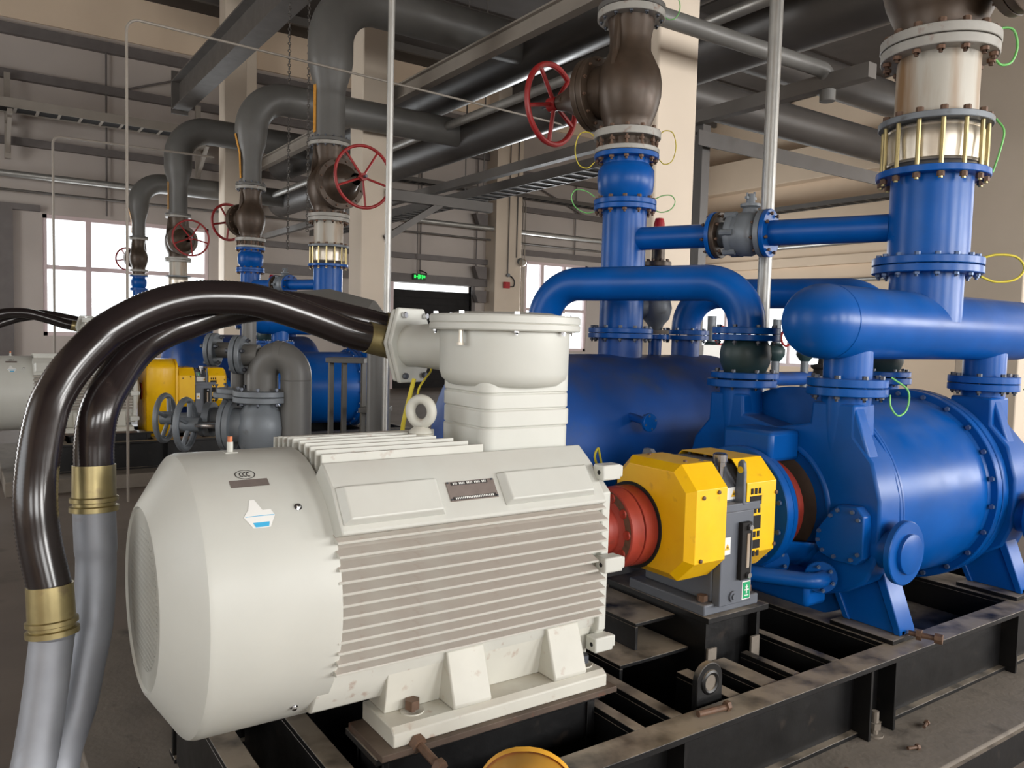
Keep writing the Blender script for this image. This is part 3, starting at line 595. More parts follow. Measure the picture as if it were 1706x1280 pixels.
# terminal box
TX, TY = 1.595, 2.365
def rrect(x0, x1, y0, y1, r, n=6):
    out = []
    for cx, cy, a in ((x1-r, y1-r, 0), (x0+r, y1-r, pi/2), (x0+r, y0+r, pi), (x1-r, y0+r, 1.5*pi)):
        out += [(cx+r*math.cos(a+pi/2*k/n), cy+r*math.sin(a+pi/2*k/n)) for k in range(n+1)]
    return out
tb = t.part('terminal_box', MB().prism(rrect(1.42, 1.79, 2.215, 2.515, .045), 'Z', 1.29, 1.415).prism(rrect(1.424, 1.793, 2.211, 2.519, .045), 'Z', 1.417, 1.475).prism(rrect(1.421, 1.79, 2.214, 2.516, .045), 'Z', 1.478, 1.53).prism(rrect(1.4215, 1.7905, 2.2145, 2.5155, .045), 'Z', 1.532, 1.61).prism(rrect(1.426, 1.786, 2.219, 2.511, .045), 'Z', 1.41, 1.60), 'motor', bevel=.005)
t.part('box_bowl', MB().lathe([(1.548, 0), (1.548, .15), (1.555, .195), (1.575, .22), (1.60, .228), (1.745, .230)], (TX, TY, 0), Z_, 64), 'motor', tb)
lid = t.part('box_lid', MB().lathe([(1.742, .20), (1.742, .262), (1.747, .267), (1.764, .267), (1.767, .263), (1.770, .267), (1.790, .267), (1.796, .262), (1.798, .2), (1.806, .17), (1.808, 0)], (TX, TY, 0), Z_, 72), 'motor', tb)
for k in range(8):
    a = .35+2*pi*k/8; p = (TX+.245*math.cos(a), TY+.245*math.sin(a), 1.77)
    t.inst('lid_bolt', bolt_mesh(.05, .0095, 'chrome', True), p, Z_, lid)
t.part('box_bolt', MB().cyl((TX-.235, TY-.09, 1.742), (TX-.235, TY-.09, 1.70), .0075, 10).cyl((TX-.235, TY-.09, 1.70), (TX-.235, TY-.09, 1.692), .012, 6), 'stainless', lid)
GN, GL = V((-.42, .907, 0)).normalized(), V((.907, .42, 0)).normalized(); GC = V((1.419, 2.746, 1.678))
t.part('gland_neck', MB().lathe([(-.30, .090), (-.16, .088), (-.03, .080), (.0, .080)], GC, GN, 36), 'motor', tb)
hexo = [(-.118, .01), (-.07, .142), (.085, .142), (.155, .01), (.155, -.02), (.085, -.142), (-.055, -.142)]
def plate_prism(sc, d0, d1):
    vs = [GC+GL*(u*sc)+Z_*(v_*sc)+GN*d for d in (d0, d1) for u, v_ in hexo]; n = len(hexo)
    return MB().add(vs, [tuple(range(n-1, -1, -1)), tuple(range(n, 2*n))]+[(i, (i+1) % n, n+(i+1) % n, n+i) for i in range(n)])
gp = t.part('gland_plate', plate_prism(1, 0, .02), 'motor', tb, bevel=.006)
t.part('gland_plate', plate_prism(.96, .022, .042), 'motor', gp, bevel=.006)
for u, v_ in ((-.05, .115), (.08, .115), (-.04, -.115), (.08, -.115)): t.inst('plate_bolt', bolt_mesh(.01, .012, 'chrome' if v_ > 0 else 'bolt', False), GC+GL*u+Z_*v_, -GN, gp)
for p in (V(H1[0]), V(H2[0])):
    q = p-GN*((p-GC).dot(GN)-.04); t.part('gland_socket', MB().cyl(q, p, .06, 28), 'motor', gp)
# eye bolt
e = t.part('eye_bolt', MB().lathe([(1.30, .046), (1.386, .042), (1.39, .036)], (1.285, 2.4, 0), Z_, 24).lathe([(1.39, 0), (1.39, .04), (1.40, .036), (1.412, .02)], (1.285, 2.4, 0), Z_, 24).torus((1.285, 2.4, 1.462), (.85, .5, 0), .042, .017, 32, 12), 'motor_foot')
# ---- flexible conduits
for hi, (HP, GP, base) in enumerate(((H1, G1, 'outer black flexible conduit arching to the terminal box'), (H2, G2, 'inner black flexible conduit arching to the terminal box'))):
    t = S('flexible_conduit', base, 'conduit', (GP[-1][0], GP[-1][1], 0), 1, 'flexible motor conduits')
    path = even(spline(HP, 26), .0056); rr = [.0562+(.0014 if k % 2 else -.0006) for k in range(len(path))]
    hs = t.part('hose', MB().tube(path, .056, 24, True, rr), 'hose', smooth=70)
    d0 = (V(HP[1])-V(HP[0])).normalized(); t.part('ferrule', MB().lathe([(-.02, .05), (-.02, .0605), (.092, .0605), (.095, .05)], HP[0], d0, 32), 'brass')
    e0 = V(HP[-1]); dd = (V(GP[0])-e0).normalized()
    fe = t.part('ferrule', MB().lathe([(-.01, .052), (-.01, .0605), (.085, .0615), (.088, .068), (.10, .068), (.103, .060), (.112, .060), (.115, .069), (.13, .069), (.134, .05)], e0, dd, 40), 'brass')
    gpth = spline([e0+dd*.12]+[V(p) for p in GP[1:]], 10)
    t.part('rigid_pipe', MB().tube(gpth, .058, 28, True, [.060 if k < 8 else .057 for k in range(len(gpth))]), 'galv', smooth=60)
# ---- coupling
t = S('shaft_coupling', 'red primer flanged coupling between motor and gear unit', 'coupling', (2.1, AY, AZ-.17), 1, 'shaft couplings')
t.part('hub', MB().lathe([(1.93, .06), (1.93, .098), (2.11, .104), (2.122, .12), (2.126, .158), (2.13, .163), (2.19, .164), (2.194, .160)], axo, X_, 48), 'red')
t.part('half_flange', MB().lathe([(2.198, .158), (2.20, .164), (2.262, .164), (2.30, .15), (2.31, .05)], axo, X_, 48), 'red')
me = MB().lathe([(0, 0), (-.006, .012), (-.006, .017), (0, .020), (.02, .020)], (0, 0, 0), Z_, 14).mesh('pin'); me.materials.append(M['red'])
for k in range(10):
    a = 2*pi*k/10; t.inst('pin', me, (2.124, AY+.135*math.cos(a), AZ+.135*math.sin(a)), X_)
t.part('pin_face', MB().lathe([(2.122, .106), (2.1235, .157)], axo, X_, 40), 'rustbolt')
# ---- gear unit
t = S('gear_unit', 'dark grey gear unit with bright yellow shaft guards', 'gear unit', (2.58, 2.33, .63), 1, 'gear units')
t.part('foot_flange', MB().box(2.42, 2.75, 2.125, 2.56, .63, .675), 'gear', bevel=.006)
hb = t.part('housing', MB().box(2.475, 2.685, 2.14, 2.52, .675, 1.05).prism([(2.15, 1.05), (2.15, 1.13), (2.22, 1.215), (2.46, 1.215), (2.53, 1.13), (2.53, 1.05)], 'X', 2.48, 2.68), 'gear', bevel=.008)
t.part('front_plate', MB().box(2.478, 2.668, 2.10, 2.14, .665, 1.045), 'gear', hb, bevel=.004)
t.part('split_flange', MB().box(2.455, 2.715, 2.105, 2.56, 1.04, 1.075), 'gear', hb, bevel=.004)
for x, yo, sq in ((2.435, .07, 1), (2.60, -.002, .5)):
    t.part('lifting_lug', MB().prism([(2.125+yo+u*sq, v_) for u, v_ in ((-.04, 1.065), (.06, 1.065), (.036, 1.2), (.03, 1.235), (0, 1.25), (-.03, 1.238), (-.04, 1.20))], 'X', x, x+.018), 'gear', hb, bevel=.004)
    t.part('lug_hole', MB().lathe([(x-.0015, 0), (x-.0015, .014), (x+.0195, .014), (x+.0195, 0)], (0, 2.125+yo, 1.207), X_, 16), 'dark' if x < 2.5 else 'yellow', hb)
t.part('lifting_lug', MB().prism([(2.44, 1.07), (2.53, 1.07), (2.56, 1.2), (2.54, 1.25), (2.50, 1.25), (2.45, 1.2)], 'X', 2.46, 2.486), 'gear', hb, bevel=.004)
t.part('top_cover', MB().box(2.50, 2.66, 2.23, 2.46, 1.213, 1.226), 'gear', hb, bevel=.004)
for x in (2.515, 2.645):
    for y in (2.25, 2.35, 2.44): t.inst('bolt', bolt_mesh(.006, .009, 'bolt', False), (x, y, 1.224), Z_, hb)
t.part('breather', MB().lathe([(1.17, .018), (1.215, .018), (1.215, .026), (1.232, .026), (1.234, .030), (1.262, .030), (1.268, .022), (1.270, 0)], (2.565, 2.20, 0), Z_, 16), 'chrome', smooth=20)
sg = t.part('oil_gauge', MB().box(2.575, 2.635, 2.078, 2.10, .765, 1.0), 'dark', bevel=.003)
t.part('gauge_window', MB().box(2.603, 2.619, 2.0745, 2.079, .815, .955), 'spool', sg)
for z in (.785, .98): t.inst('gauge_bolt', bolt_mesh(.004, .012, 'chrome', False), (2.613, 2.078, z), (0, -1, 0), sg)
t.part('drain_plug', MB().lathe([(0, 0), (0, .022), (.008, .022), (.008, .012), (.014, .012), (.014, 0)], (2.555, 2.10, .70), (0, -1, 0), 16), 'gear')
def decal(x0, x1, z0, z1, y, m, parent=None, name='decal'): return t.part(name, MB().box(x0, x1, y-.0015, y, z0, z1), m, parent, smooth=0)
dk = decal(2.612, 2.662, .675, .75, 2.10, 'white'); decal(2.616, 2.658, .679, .746, 2.0985, 'sticker_green', dk); 
for q in ((2.634, 2.640, .70, .735), (2.624, 2.65, .712, .717), (2.624, 2.65, .69, .694), (2.628, 2.646, .724, .728)): decal(*q, 2.097, 'white', dk, 'decal_mark')
dk = decal(2.49, 2.53, .875, .945, 2.10, 'white')
def tri(x, z, s, y, parent, mm='sticker_yellow'): return t.part('warning_triangle', MB().prism([(x-s, z-s*.7), (x+s, z-s*.7), (x, z+s)], 'Y', y-.0008, y), mm, parent, smooth=0)
tri(2.511, .905, .015, 2.098, dk); tri(2.511, .906, .005, 2.097, dk, 'print')
dk = decal(2.505, 2.615, 1.083, 1.132, 2.148, 'white'); tri(2.593, 1.105, .016, 2.146, dk); tri(2.593, 1.106, .006, 2.145, dk, 'print')
o = decal(2.512, 2.556, 1.142, 1.196, 2.15, 'white', None); 
def slopebox(x0, x1, u0, u1, h, m, parent, name):
    a, b_ = V((0, 2.15, 1.13)), V((0, 2.22, 1.215)); d_ = b_-a; n = V((0, -d_.z, d_.y)).normalized(); P = lambda x, u, hh: V((x, 0, 0))+a+d_*u+n*hh
    vs = [P(x, u, hh) for hh in (.0, h) for x, u in ((x0, u0), (x1, u0), (x1, u1), (x0, u1))]
    return t.part(name, MB().add(vs, [(3, 2, 1, 0), (4, 5, 6, 7), (0, 1, 5, 4), (1, 2, 6, 5), (2, 3, 7, 6), (3, 0, 4, 7)]), m, parent, smooth=0)
bpy.data.objects.remove(o)
dk = slopebox(2.505, 2.552, .12, .66, .0015, 'white', None, 'decal'); slopebox(2.509, 2.548, .15, .63, .0022, 'sticker_green', dk, 'decal')
for q in ((2.524, 2.53, .22, .58), (2.515, 2.54, .4, .44), (2.517, 2.54, .25, .29)): slopebox(*q, .003, 'white', dk, 'decal_mark')
# yellow guards: thin folded sheet around the shaft ends
def guard(x0, x1, y0, y1, z0, z1, chz, chx_front, vents):
    c = .085; oc = [(y0+c, z0), (y1-c, z0), (y1, z0+c), (y1, z1-c), (y1-c, z1), (y0+c, z1), (y0, z1-c*1.05), (y0, z0+c)]
    ff = .03
    inner = [(y0+c+ff*.4, z0+ff), (y1-c-ff*.4, z0+ff), (y1-ff, z0+c+ff*.4), (y1-ff, z1-c-ff*.4), (y1-c-ff*.4, z1-ff), (y0+c+ff*.4, z1-ff), (y0+ff, z1-c*1.05-ff*.4), (y0+ff, z0+c+ff*.4)]
    b = MB(); n = 8; xa, xm = (x0, x0+ff) if chx_front else (x1, x1-ff); xe = x1 if chx_front else x0
    vs = [(xa, p[0], p[1]) for p in inner]+[(xm, p[0], p[1]) for p in oc]+[(xe, p[0], p[1]) for p in oc]
    b.add(vs, [tuple(range(n))]+[(i, (i+1) % n, n+(i+1) % n, n+i) for i in range(n)]+[(n+i, n+(i+1) % n, 2*n+(i+1) % n, 2*n+i) for i in range(n)])
    o = t.part('shaft_guard', b, 'yellow', smooth=0); s_ = o.modifiers.new('thick', 'SOLIDIFY'); s_.thickness = .003; s_.offset = -1; bev(o, .002)
    return o
g1 = guard(2.268, 2.47, 2.075, 2.52, .785, 1.245, 0, True, False)
g2 = guard(2.63, 2.845, 2.11, 2.56, .775, 1.24, 0, False, True)
for x, z in ((2.335, 1.125), (2.33, .88), (2.42, 1.14)): t.part('guard_bolt', MB().lathe([(0, .008), (.006, .008), (.008, .004), (.008, 0)], (x, 2.075 if x < 2.4 else 2.075, z), (0, -1, 0), 10), 'rustbolt', g1)
for x, z in ((2.815, 1.10), (2.815, .88)): t.part('guard_bolt', MB().lathe([(0, .008), (.006, .008), (.008, .004), (.008, 0)], (x, 2.11, z), (0, -1, 0), 10), 'rustbolt', g2)
for (y, z) in ((2.2, 1.246), (2.4, 1.246)): t.part('guard_bolt', MB().cyl((2.36, y, z-.002), (2.36, y, z+.006), .008, 10), 'rustbolt', g1)
for r_, z in enumerate((1.115, 1.035, .935, .855)):
    for k in range(3): t.part('vent_slot', MB().box(2.655+k*.024, 2.669+k*.024, 2.1075, 2.112, z-.012, z+.012), 'dark', g2)
for z, h in ((1.077, .018), (.985, .028), (.893, .018)): t.part('vent_slot', MB().box(2.65, 2.722, 2.1075, 2.112, z-h, z+h), 'dark', g2)
t.part('shaft_ring', MB().lathe([(2.262, .165), (2.262, .178), (2.272, .178)], (0, AY, AZ), X_, 48), 'dark', g1)
t.inst('foot_bolt', bolt_mesh(.01, .022, 'rustbolt', False), (2.452, 2.165, .675), Z_); t.inst('foot_bolt', bolt_mesh(.01, .022, 'rustbolt', False), (2.72, 2.165, .675), Z_)
t.part('output_shaft', MB().lathe([(2.66, .05), (2.77, .05), (2.78, .13), (2.86, .14), (2.93, .14)], axo, X_, 40), 'blue')
# ---- liquid ring pump
PY, PZ = 2.41, .966
pax = (0, PY, PZ)
t = S('vacuum_pump', 'large glossy blue liquid ring vacuum pump on four legs', 'pump', (3.85, PY, RT+.02), 1, 'vacuum pumps')
bd = t.part('casing', MB().lathe([(3.37, .452), (3.40, .466), (4.28, .474), (4.31, .49)], pax, X_, 72), 'blue', smooth=25)
for x0, x1, R in ((3.345, 3.368, .548), (3.384, 3.404, .538)): t.part('casing_ring', MB().lathe([(x0, .43), (x0, R-.004), (x0+.004, R), (x1-.004, R), (x1, R-.004), (x1, .43)], pax, X_, 72), 'blue')
fr = t.part('casing_flange', MB().lathe([(4.295, .44), (4.295, .514), (4.299, .518), (4.336, .518), (4.34, .514), (4.34, .44)], pax, X_, 72), 'blue')
t.part('casing_flange', MB().lathe([(4.347, .44), (4.347, .516), (4.351, .52), (4.40, .52), (4.404, .516), (4.404, .44)], pax, X_, 72), 'blue')
bm_ = bolt_mesh(.004, .013, 'boltblue', False)
for k in range(22):
    a = 2*pi*(k+.3)/22; t.inst('bolt', bm_, (4.294, PY+.495*math.cos(a), PZ+.495*math.sin(a)), (-1, 0, 0), fr)
def cover_outline(s=1):
    half = [(.0, .36), (.19, .40), (.195, .50), (.405, .50), (.41, .36), (.50, .26), (.545, .10), (.55, -.02), (.54, -.16), (.50, -.26), (.40, -.33), (.26, -.38), (0, -.40)]
    return [(PY-y, PZ+z) for y, z in half]+[(PY+y, PZ+z) for y, z in reversed(half[1:-1])]
ec = t.part('end_cover', MB().prism(cover_outline(), 'X', 3.185, 3.345), 'blue', bevel=.012)
t.part('cover_disc', MB().lathe([(3.342, 0), (3.342, .545)], pax, X_, 72), 'blue', ec)
t.part('end_cover', MB().prism(cover_outline(), 'X', 4.404, 4.60), 'blue', bevel=.012)
NX1, NX2, NYS, NYD = 3.285, 4.555, 2.11, 2.70
for x in (NX1, NX2-.02):
    for y in (NYS, NYD):
        nk = t.part('nozzle', MB().lathe([(1.15, .085), (1.25, .10), (1.38, .104), (1.50, .106)], (x, y, 0), Z_, 40), 'blue', ec if x < 4 else None)
        flange(t, (x, y, 1.498), Z_, .172, .036, 'blue', hole=.09, name='nozzle_flange')
    # wedge blending each nozzle into the cover
    t.part('nozzle_web', MB().prism([(NYS-.1, 1.46), (NYS+.1, 1.46), (NYS+.15, 1.2), (NYS-.2, 1.2)], 'X', x-.095, x-.02), 'blue', bevel=.01)
# bearing bracket with window
def win(i, k): return i == 3 and 6 <= k <= 21
ref = V((0, .42, 1))
bb = t.part('bearing_bracket', MB().lathe([(2.955, .12), (2.955, .262), (3.012, .262), (3.022, .260), (3.172, .30), (3.19, .325)], pax, X_, 56, skip=win, ref=ref), 'blue', smooth=30)
s_ = bb.modifiers.new('thick', 'SOLIDIFY'); s_.thickness = .018; s_.offset = -1
bf = t.part('bracket_flange', MB().lathe([(2.93, .10), (2.93, .278), (2.934, .282), (2.972, .282), (2.976, .278), (2.976, .10)], pax, X_, 56), 'blue')
t.part('bracket_flange', MB().lathe([(2.98, .24), (2.98, .278), (3.01, .276), (3.012, .24)], pax, X_, 56), 'blue')
for k in range(12):
    a = 2*pi*(k+.5)/12; t.inst('bolt', bolt_mesh(.004, .0115, 'boltblue', False), (2.929, PY+.25*math.cos(a), PZ+.25*math.sin(a)), (-1, 0, 0), bf)
t.part('shaft_gland', MB().lathe([(3.0, .07), (3.082, .07), (3.085, .215), (3.09, .222), (3.125, .222), (3.13, .12)], pax, X_, 40), 'red')
t.part('gland_face', MB().lathe([(3.13, .12), (3.175, .125), (3.18, .25)], pax, X_, 40), 'rustplate')
t.part('bracket_saddle', MB().box(2.98, 3.19, PY-.14, PY+.14, PZ+.22, PZ+.36), 'blue', bevel=.02)
# inspection cover on the face
pl = [(1.90, 1.0), (1.935, 1.035), (2.02, 1.03), (2.06, .995), (2.125, .90), (2.13, .85), (2.10, .80), (2.03, .78), (1.93, .785), (1.895, .82)]
ic = t.part('inspection_cover', MB().prism(pl, 'X', 3.128, 3.19), 'blue', bevel=.006)
for k in range(10):
    y, z = pl[k]; cy, cz = 2.01, .905; t.inst('bolt', bolt_mesh(.004, .0095, 'boltblue', False), (3.127, cy+(y-cy)*.82, cz+(z-cz)*.82), (-1, 0, 0), ic)
# side ports with blind discs
for x, z in ((3.265, .855), (4.50, .87)):
    pt = t.part('side_port', MB().cyl((x, 1.95, z), (x, 1.80, z), .085, 32), 'blue')
    t.part('port_flange', MB().lathe([(0, 0), (0, .132), (.003, .136), (.026, .136), (.03, .132), (.034, .085), (.05, .085), (.053, .08), (.053, 0)], (x, 1.81, z), (0, -1, 0), 48), 'blue', pt)
# legs
for x0 in (3.30, 4.42):
    for s_ in (-1, 1):
        Q = lambda y, z: (PY+s_*y, z)
        t.part('leg', MB().prism([Q(.47, .80), Q(.50, .74), Q(.60, .50), Q(.60, .482), Q(.33, .482), Q(.27, .62), Q(.22, .72)], 'X', x0+.012, x0+.04).prism([Q(.46, .80), Q(.50, .76), Q(.60, .50), Q(.60, .482), Q(.57, .482), Q(.565, .50), Q(.45, .77)], 'X', x0, x0+.115).prism([Q(.36, .482), Q(.33, .482), Q(.24, .66), Q(.26, .68)], 'X', x0, x0+.115), 'blue', bevel=.004)
# water line at the foot of the pump
sp = t.part('seal_water_pipe', MB().tube(elbow_path([(2.86, 2.30, .70), (3.02, 2.05, .70), (3.10, 2.05, .70), (3.18, 2.16, .70)], .07, 8), .035, 18), 'blue')
for p, d_ in (((3.10, 2.07, .70), (.75, .6, 0)), ((3.02, 2.26, .74), (.75, .6, 0))): flange(t, p, d_, .07, .022, 'blue', 6, .053, .03, .009, 'boltblue', parent=None, name='pipe_flange')
t.part('drain_block', MB().box(3.05, 3.2, 2.1, 2.6, .56, .70), 'blue', bevel=.02)

# ---- suction manifold
VZ = 1.822
t = S('suction_manifold', 'fat blue horizontal suction manifold straddling the pump', 'pipe', (3.9, NYS, 1.54), 1, 'suction manifolds')
prof = [(0, 0)]+[(.165-.165*math.cos(a),   .162*math.sin(a)) for a in [pi/2*k/10 for k in range(1, 11)]]; L_ = 2.10
prof = prof+[(L_-t_, r) for t_, r in reversed(prof)]
vs_ = t.part('shell', MB().lathe(prof, (2.905, NYS, VZ), X_, 56), 'blue', smooth=40)
t.part('weld_bead', MB().torus((3.11, NYS, VZ), X_, .162, .003, 48, 6), 'blue', vs_)
for x in (NX1, NX2-.02):
    t.part('drop_leg', MB().cyl((x, NYS, 1.57), (x, NYS, VZ), .104, 40), 'blue')
    flange(t, (x, NYS, 1.538), Z_, .172, .036, 'blue', 8, .146, .076, .0135, 'bolt', mid=(x, NYS, 1.536))
# ---- suction riser stack
RX, RY = 3.90, NYS
t = S('suction_riser', 'thick blue vertical suction riser with bolted flanges', 'pipe', (RX, RY, VZ), 2, 'suction risers')
t.part('stub', MB().cyl((RX, RY, VZ+.02), (RX, RY, 2.085), .165, 48), 'blue')
flange(t, (RX, RY, 2.075), Z_, .248, .036, 'blue', 16, .218, .078, .0135, 'boltblue', mid=(RX, RY, 2.113))
flange(t, (RX, RY, 2.115), Z_, .248, .036, 'blue')
t.part('barrel', MB().cyl((RX, RY, 2.15), (RX, RY, 2.54), .182, 56), 'blue')
flange(t, (RX, RY, 2.532), Z_, .252, .032, 'blue')
t = S('expansion_joint', 'stainless bellows joint with bolted tie rods', 'expansion joint', (RX, RY, 2.564), 2, 'bellows joints')
t.part('bellows', MB().lathe([(2.564, .17), (2.60, .19), (2.605, .20), (2.70, .205), (2.75, .20), (2.765, .19), (2.785, .18)], (RX, RY, 0), Z_, 48), 'stainless')
for z in (2.60, 2.76): t.part('bellows_collar', MB().torus((RX, RY, z), Z_, .2, .008, 48, 6), 'stainless')
flange(t, (RX, RY, 2.775), Z_, .252, .03, 'greyvalve')
nutm = MB().cyl((0, 0, -.011), (0, 0, .011), .017, 6).mesh('rod_nut', smooth=0); nutm.materials.append(M['rustbolt'])
for k in range(14):
    a = .2+2*pi*k/14; x, y = RX+.226*math.cos(a), RY+.226*math.sin(a)
    rd = t.part('tie_rod', MB().cyl((x, y, 2.50), (x, y, 2.83), .0105, 8), 'brass'); 
    t.inst('rod_nut', nutm, (x, y, 2.519), Z_, rd); t.inst('rod_nut', nutm, (x, y, 2.818), Z_, rd)
t = S('spool_piece', 'stained off-white spool pipe above the bellows', 'pipe', (RX, RY, 2.80), 2, 'spool pieces')
t.part('barrel', MB().cyl((RX, RY, 2.805), (RX, RY, 3.105), .182, 48), 'spool')
flange(t, (RX, RY, 3.098), Z_, .258, .045, 'flangegrey', 14, .228, .105, .018, 'rustbolt', mid=(RX, RY, 3.148))
# ---- gate valves
def handwheel(t, c, ax, R, m='redwheel', ns=5, r=.019):
    c = V(c); ax_, e1, e2 = basis(ax)
    wl = t.part('handwheel', MB().torus(c, ax, R, r, 48, 10), m)
    for k in range(ns):
        a = .4+2*pi*k/ns; d_ = e1*math.cos(a)+e2*math.sin(a); t.part('spoke', MB().cyl(c+d_*.02-ax_*.02, c+d_*R, r*.75, 8), m, wl)
    t.part('wheel_hub', MB().cyl(c-ax_*.05, c+ax_*.02, r*2.4, 16), m, wl); return wl
def gate_valve(name, base, x, y, z0, z1, rp, RF, stem, Ls, RW, upto, group, wheel='redwheel', body='brown', fm='flangegrey', boltn=12, top=True):
    t = S(name, base, 'valve', (x, y, z0), upto, group); st = V(stem).normalized(); h = z1-z0; zc = (z0+z1)/2; tf = .045
    flange(t, (x, y, z0), Z_, RF, tf, fm, boltn, RF*.885, tf*2+.012, RF*.068, 'rustbolt', mid=(x, y, z0-.002) )
    flange(t, (x, y, z1-tf), Z_, RF, tf, fm)
    R = rp*1.48
    zc = z0+h*.44
    bo = t.part('body', MB().lathe([(z0+tf-.005, rp*1.06), (z0+h*.12, rp*1.06), (z0+h*.16, rp*1.16), (z0+h*.24, R*.90), (z0+h*.34, R*.985), (zc, R), (z0+h*.54, R*.93), (z0+h*.63, rp*1.12), (z0+h*.70, rp*.94), (z0+h*.80, rp*.93), (z1-tf-.02, rp*1.04), (z1-tf+.005, rp*1.06)], (x, y, 0), Z_, 44), body, smooth=50)
    sdv = st.cross(Z_)
    for s_ in (-1, 1): t.part('body_fin', MB().add([V((x, y, 0))+sdv*s_*u+st*w2+Z_*zz for w2 in (-.012, .012) for u, zz in ((rp*.6, z1-tf), (rp*1.12, z1-tf), (R*.93, z0+h*.5), (rp*.6, z0+h*.5))], [(3, 2, 1, 0), (4, 5, 6, 7), (0, 1, 5, 4), (1, 2, 6, 5), (2, 3, 7, 6), (3, 0, 4, 7)]), body, bo, smooth=0)
    p = V((x, y, zc-.02)); 
    t.part('bonnet_neck', MB().lathe([(0, rp*1.25), (R*.8, rp*1.22), (R*1.02, rp*1.2)], p, st, 36), body, bo)
    bf = flange(t, p+st*R*1.02, st, rp*1.68, .04, body, 12, rp*1.5, .09, RF*.05, 'rustbolt', mid=p+st*(R*1.02+.042), name='bonnet_flange')
    flange(t, p+st*(R*1.02+.044), st, rp*1.68, .04, body, name='bonnet_flange')
    q = p+st*(R*1.02+.08)
    t.part('bonnet', MB().lathe([(0, rp*1.35), (.05, rp*1.05), (Ls*.32, rp*.5), (Ls*.42, rp*.38)], q, st, 28), body)
    we_ = p+st*Ls; _, e1, e2 = basis(st)
    yk = t.part('yoke', MB().cyl(q+st*Ls*.3+e1*rp*.45, we_-st*.08+e1*rp*.22, .018, 8).cyl(q+st*Ls*.3-e1*rp*.45, we_-st*.08-e1*rp*.22, .018, 8).cyl(we_-st*.1-e1*rp*.25, we_-st*.1+e1*rp*.25, .022, 8), body)
    t.part('stem', MB().cyl(q, we_+st*.08, .016, 12), 'bolt')
    handwheel(t, we_, st, RW, wheel); 
    return t
gate_valve('gate_valve', 'brown gate valve with big red handwheel above the bellows', RX, RY, 3.148, 4.08, .185, .262, (.05, -1, 0), .95, .36, 2, 'red wheeled gate valves', boltn=14)
# ---- separator tank and discharge riser
DX, DY = 3.40, 3.75
t = S('separator_tank', 'long blue separator tank lying behind the pump', 'tank', (3.15, DY, PL), 1, 'separator tanks')
TR, TZ = .55, 1.075; xa, xb = 2.22, 4.40
hd = [(0, 0)]+[(.22-.22*math.cos(a), TR*math.sin(a)) for a in [pi/2*k/10 for k in range(1, 11)]]
pf = hd+[(xb-xa-q, r) for q, r in reversed(hd)]
tk = t.part('shell', MB().lathe(pf, (xa, DY, TZ), X_, 72), 'blue_dusty', smooth=40)
for x in (2.62, 3.9): t.part('saddle', MB().prism([(DY-.42, PL), (DY+.42, PL), (DY+.48, .80), (DY+.3, .62), (DY, .53), (DY-.3, .62), (DY-.48, .80)], 'X', x, x+.12), 'blue_dusty')
TF = 1.725
def nozzle(x, r, R, z=TF):
    t.part('nozzle', MB().cyl((x, DY, TZ+TR-.08), (x, DY, z+.01), r, 36), 'blue_dusty'); flange(t, (x, DY, z), Z_, R, .03, 'blue')
nozzle(DX, .137, .2); nozzle(2.80, .092, .15); nozzle(3.98, .092, .15); nozzle(3.70, .042, .085)
t.part('drain_stub', MB().cyl((2.72, 3.3, 1.0), (2.72, 3.10, .99), .035, 16), 'blue_dusty'); flange(t, (2.72, 3.09, .99), (0, -1, 0), .07, .02, 'blue', 4, .052, .03, .009, 'boltblue')
t.part('drain_stub', MB().cyl((3.05, 3.3, 1.30), (3.03, 3.10, 1.28), .022, 16), 'blue_dusty'); flange(t, (3.03, 3.10, 1.28), (0, -1, 0), .05, .02, 'blue', 4, .037, .03, .007, 'boltblue')
t = S('discharge_riser', 'slim blue vertical discharge riser standing on the tank', 'pipe', (DX, DY, TF+.03), 2, 'discharge risers')
flange(t, (DX, DY, TF+.032), Z_, .2, .03, 'blue', 12, .176, .066, .0125, 'bolt', mid=(DX, DY, TF+.031))
t.part('barrel', MB().cyl((DX, DY, TF+.06), (DX, DY, 2.512), .135, 48), 'blue')
flange(t, (DX, DY, 2.508), Z_, .192, .03, 'blue')
t = S('check_valve', 'short bulging blue check valve on the riser', 'valve', (DX, DY, 2.54), 2, 'blue check valves')
flange(t, (DX, DY, 2.54), Z_, .192, .032, 'blue', 12, .17, .066, .0145, 'rustbolt', mid=(DX, DY, 2.54))
t.part('body', MB().lathe([(2.565, .14), (2.60, .148), (2.625, .168), (2.69, .174), (2.75, .172), (2.775, .155), (2.79, .14), (2.83, .14)], (DX, DY, 0), Z_, 48), 'blue', smooth=40)
flange(t, (DX, DY, 2.82), Z_, .198, .03, 'blue'); flange(t, (DX, DY, 2.853), Z_, .198, .028, 'flangegrey', 12, .176, .09, .0155, 'rustbolt', mid=(DX, DY, 2.865), name='spacer_flange')
t.part('spacer', MB().cyl((DX, DY, 2.88), (DX, DY, 2.945), .14, 36), 'brown')
gate_valve('gate_valve', 'brown gate valve with red handwheel above the blue check valve', DX, DY, 2.94, 3.70, .135, .205, (-.25, .97, 0), .60, .255, 2, 'red wheeled gate valves')
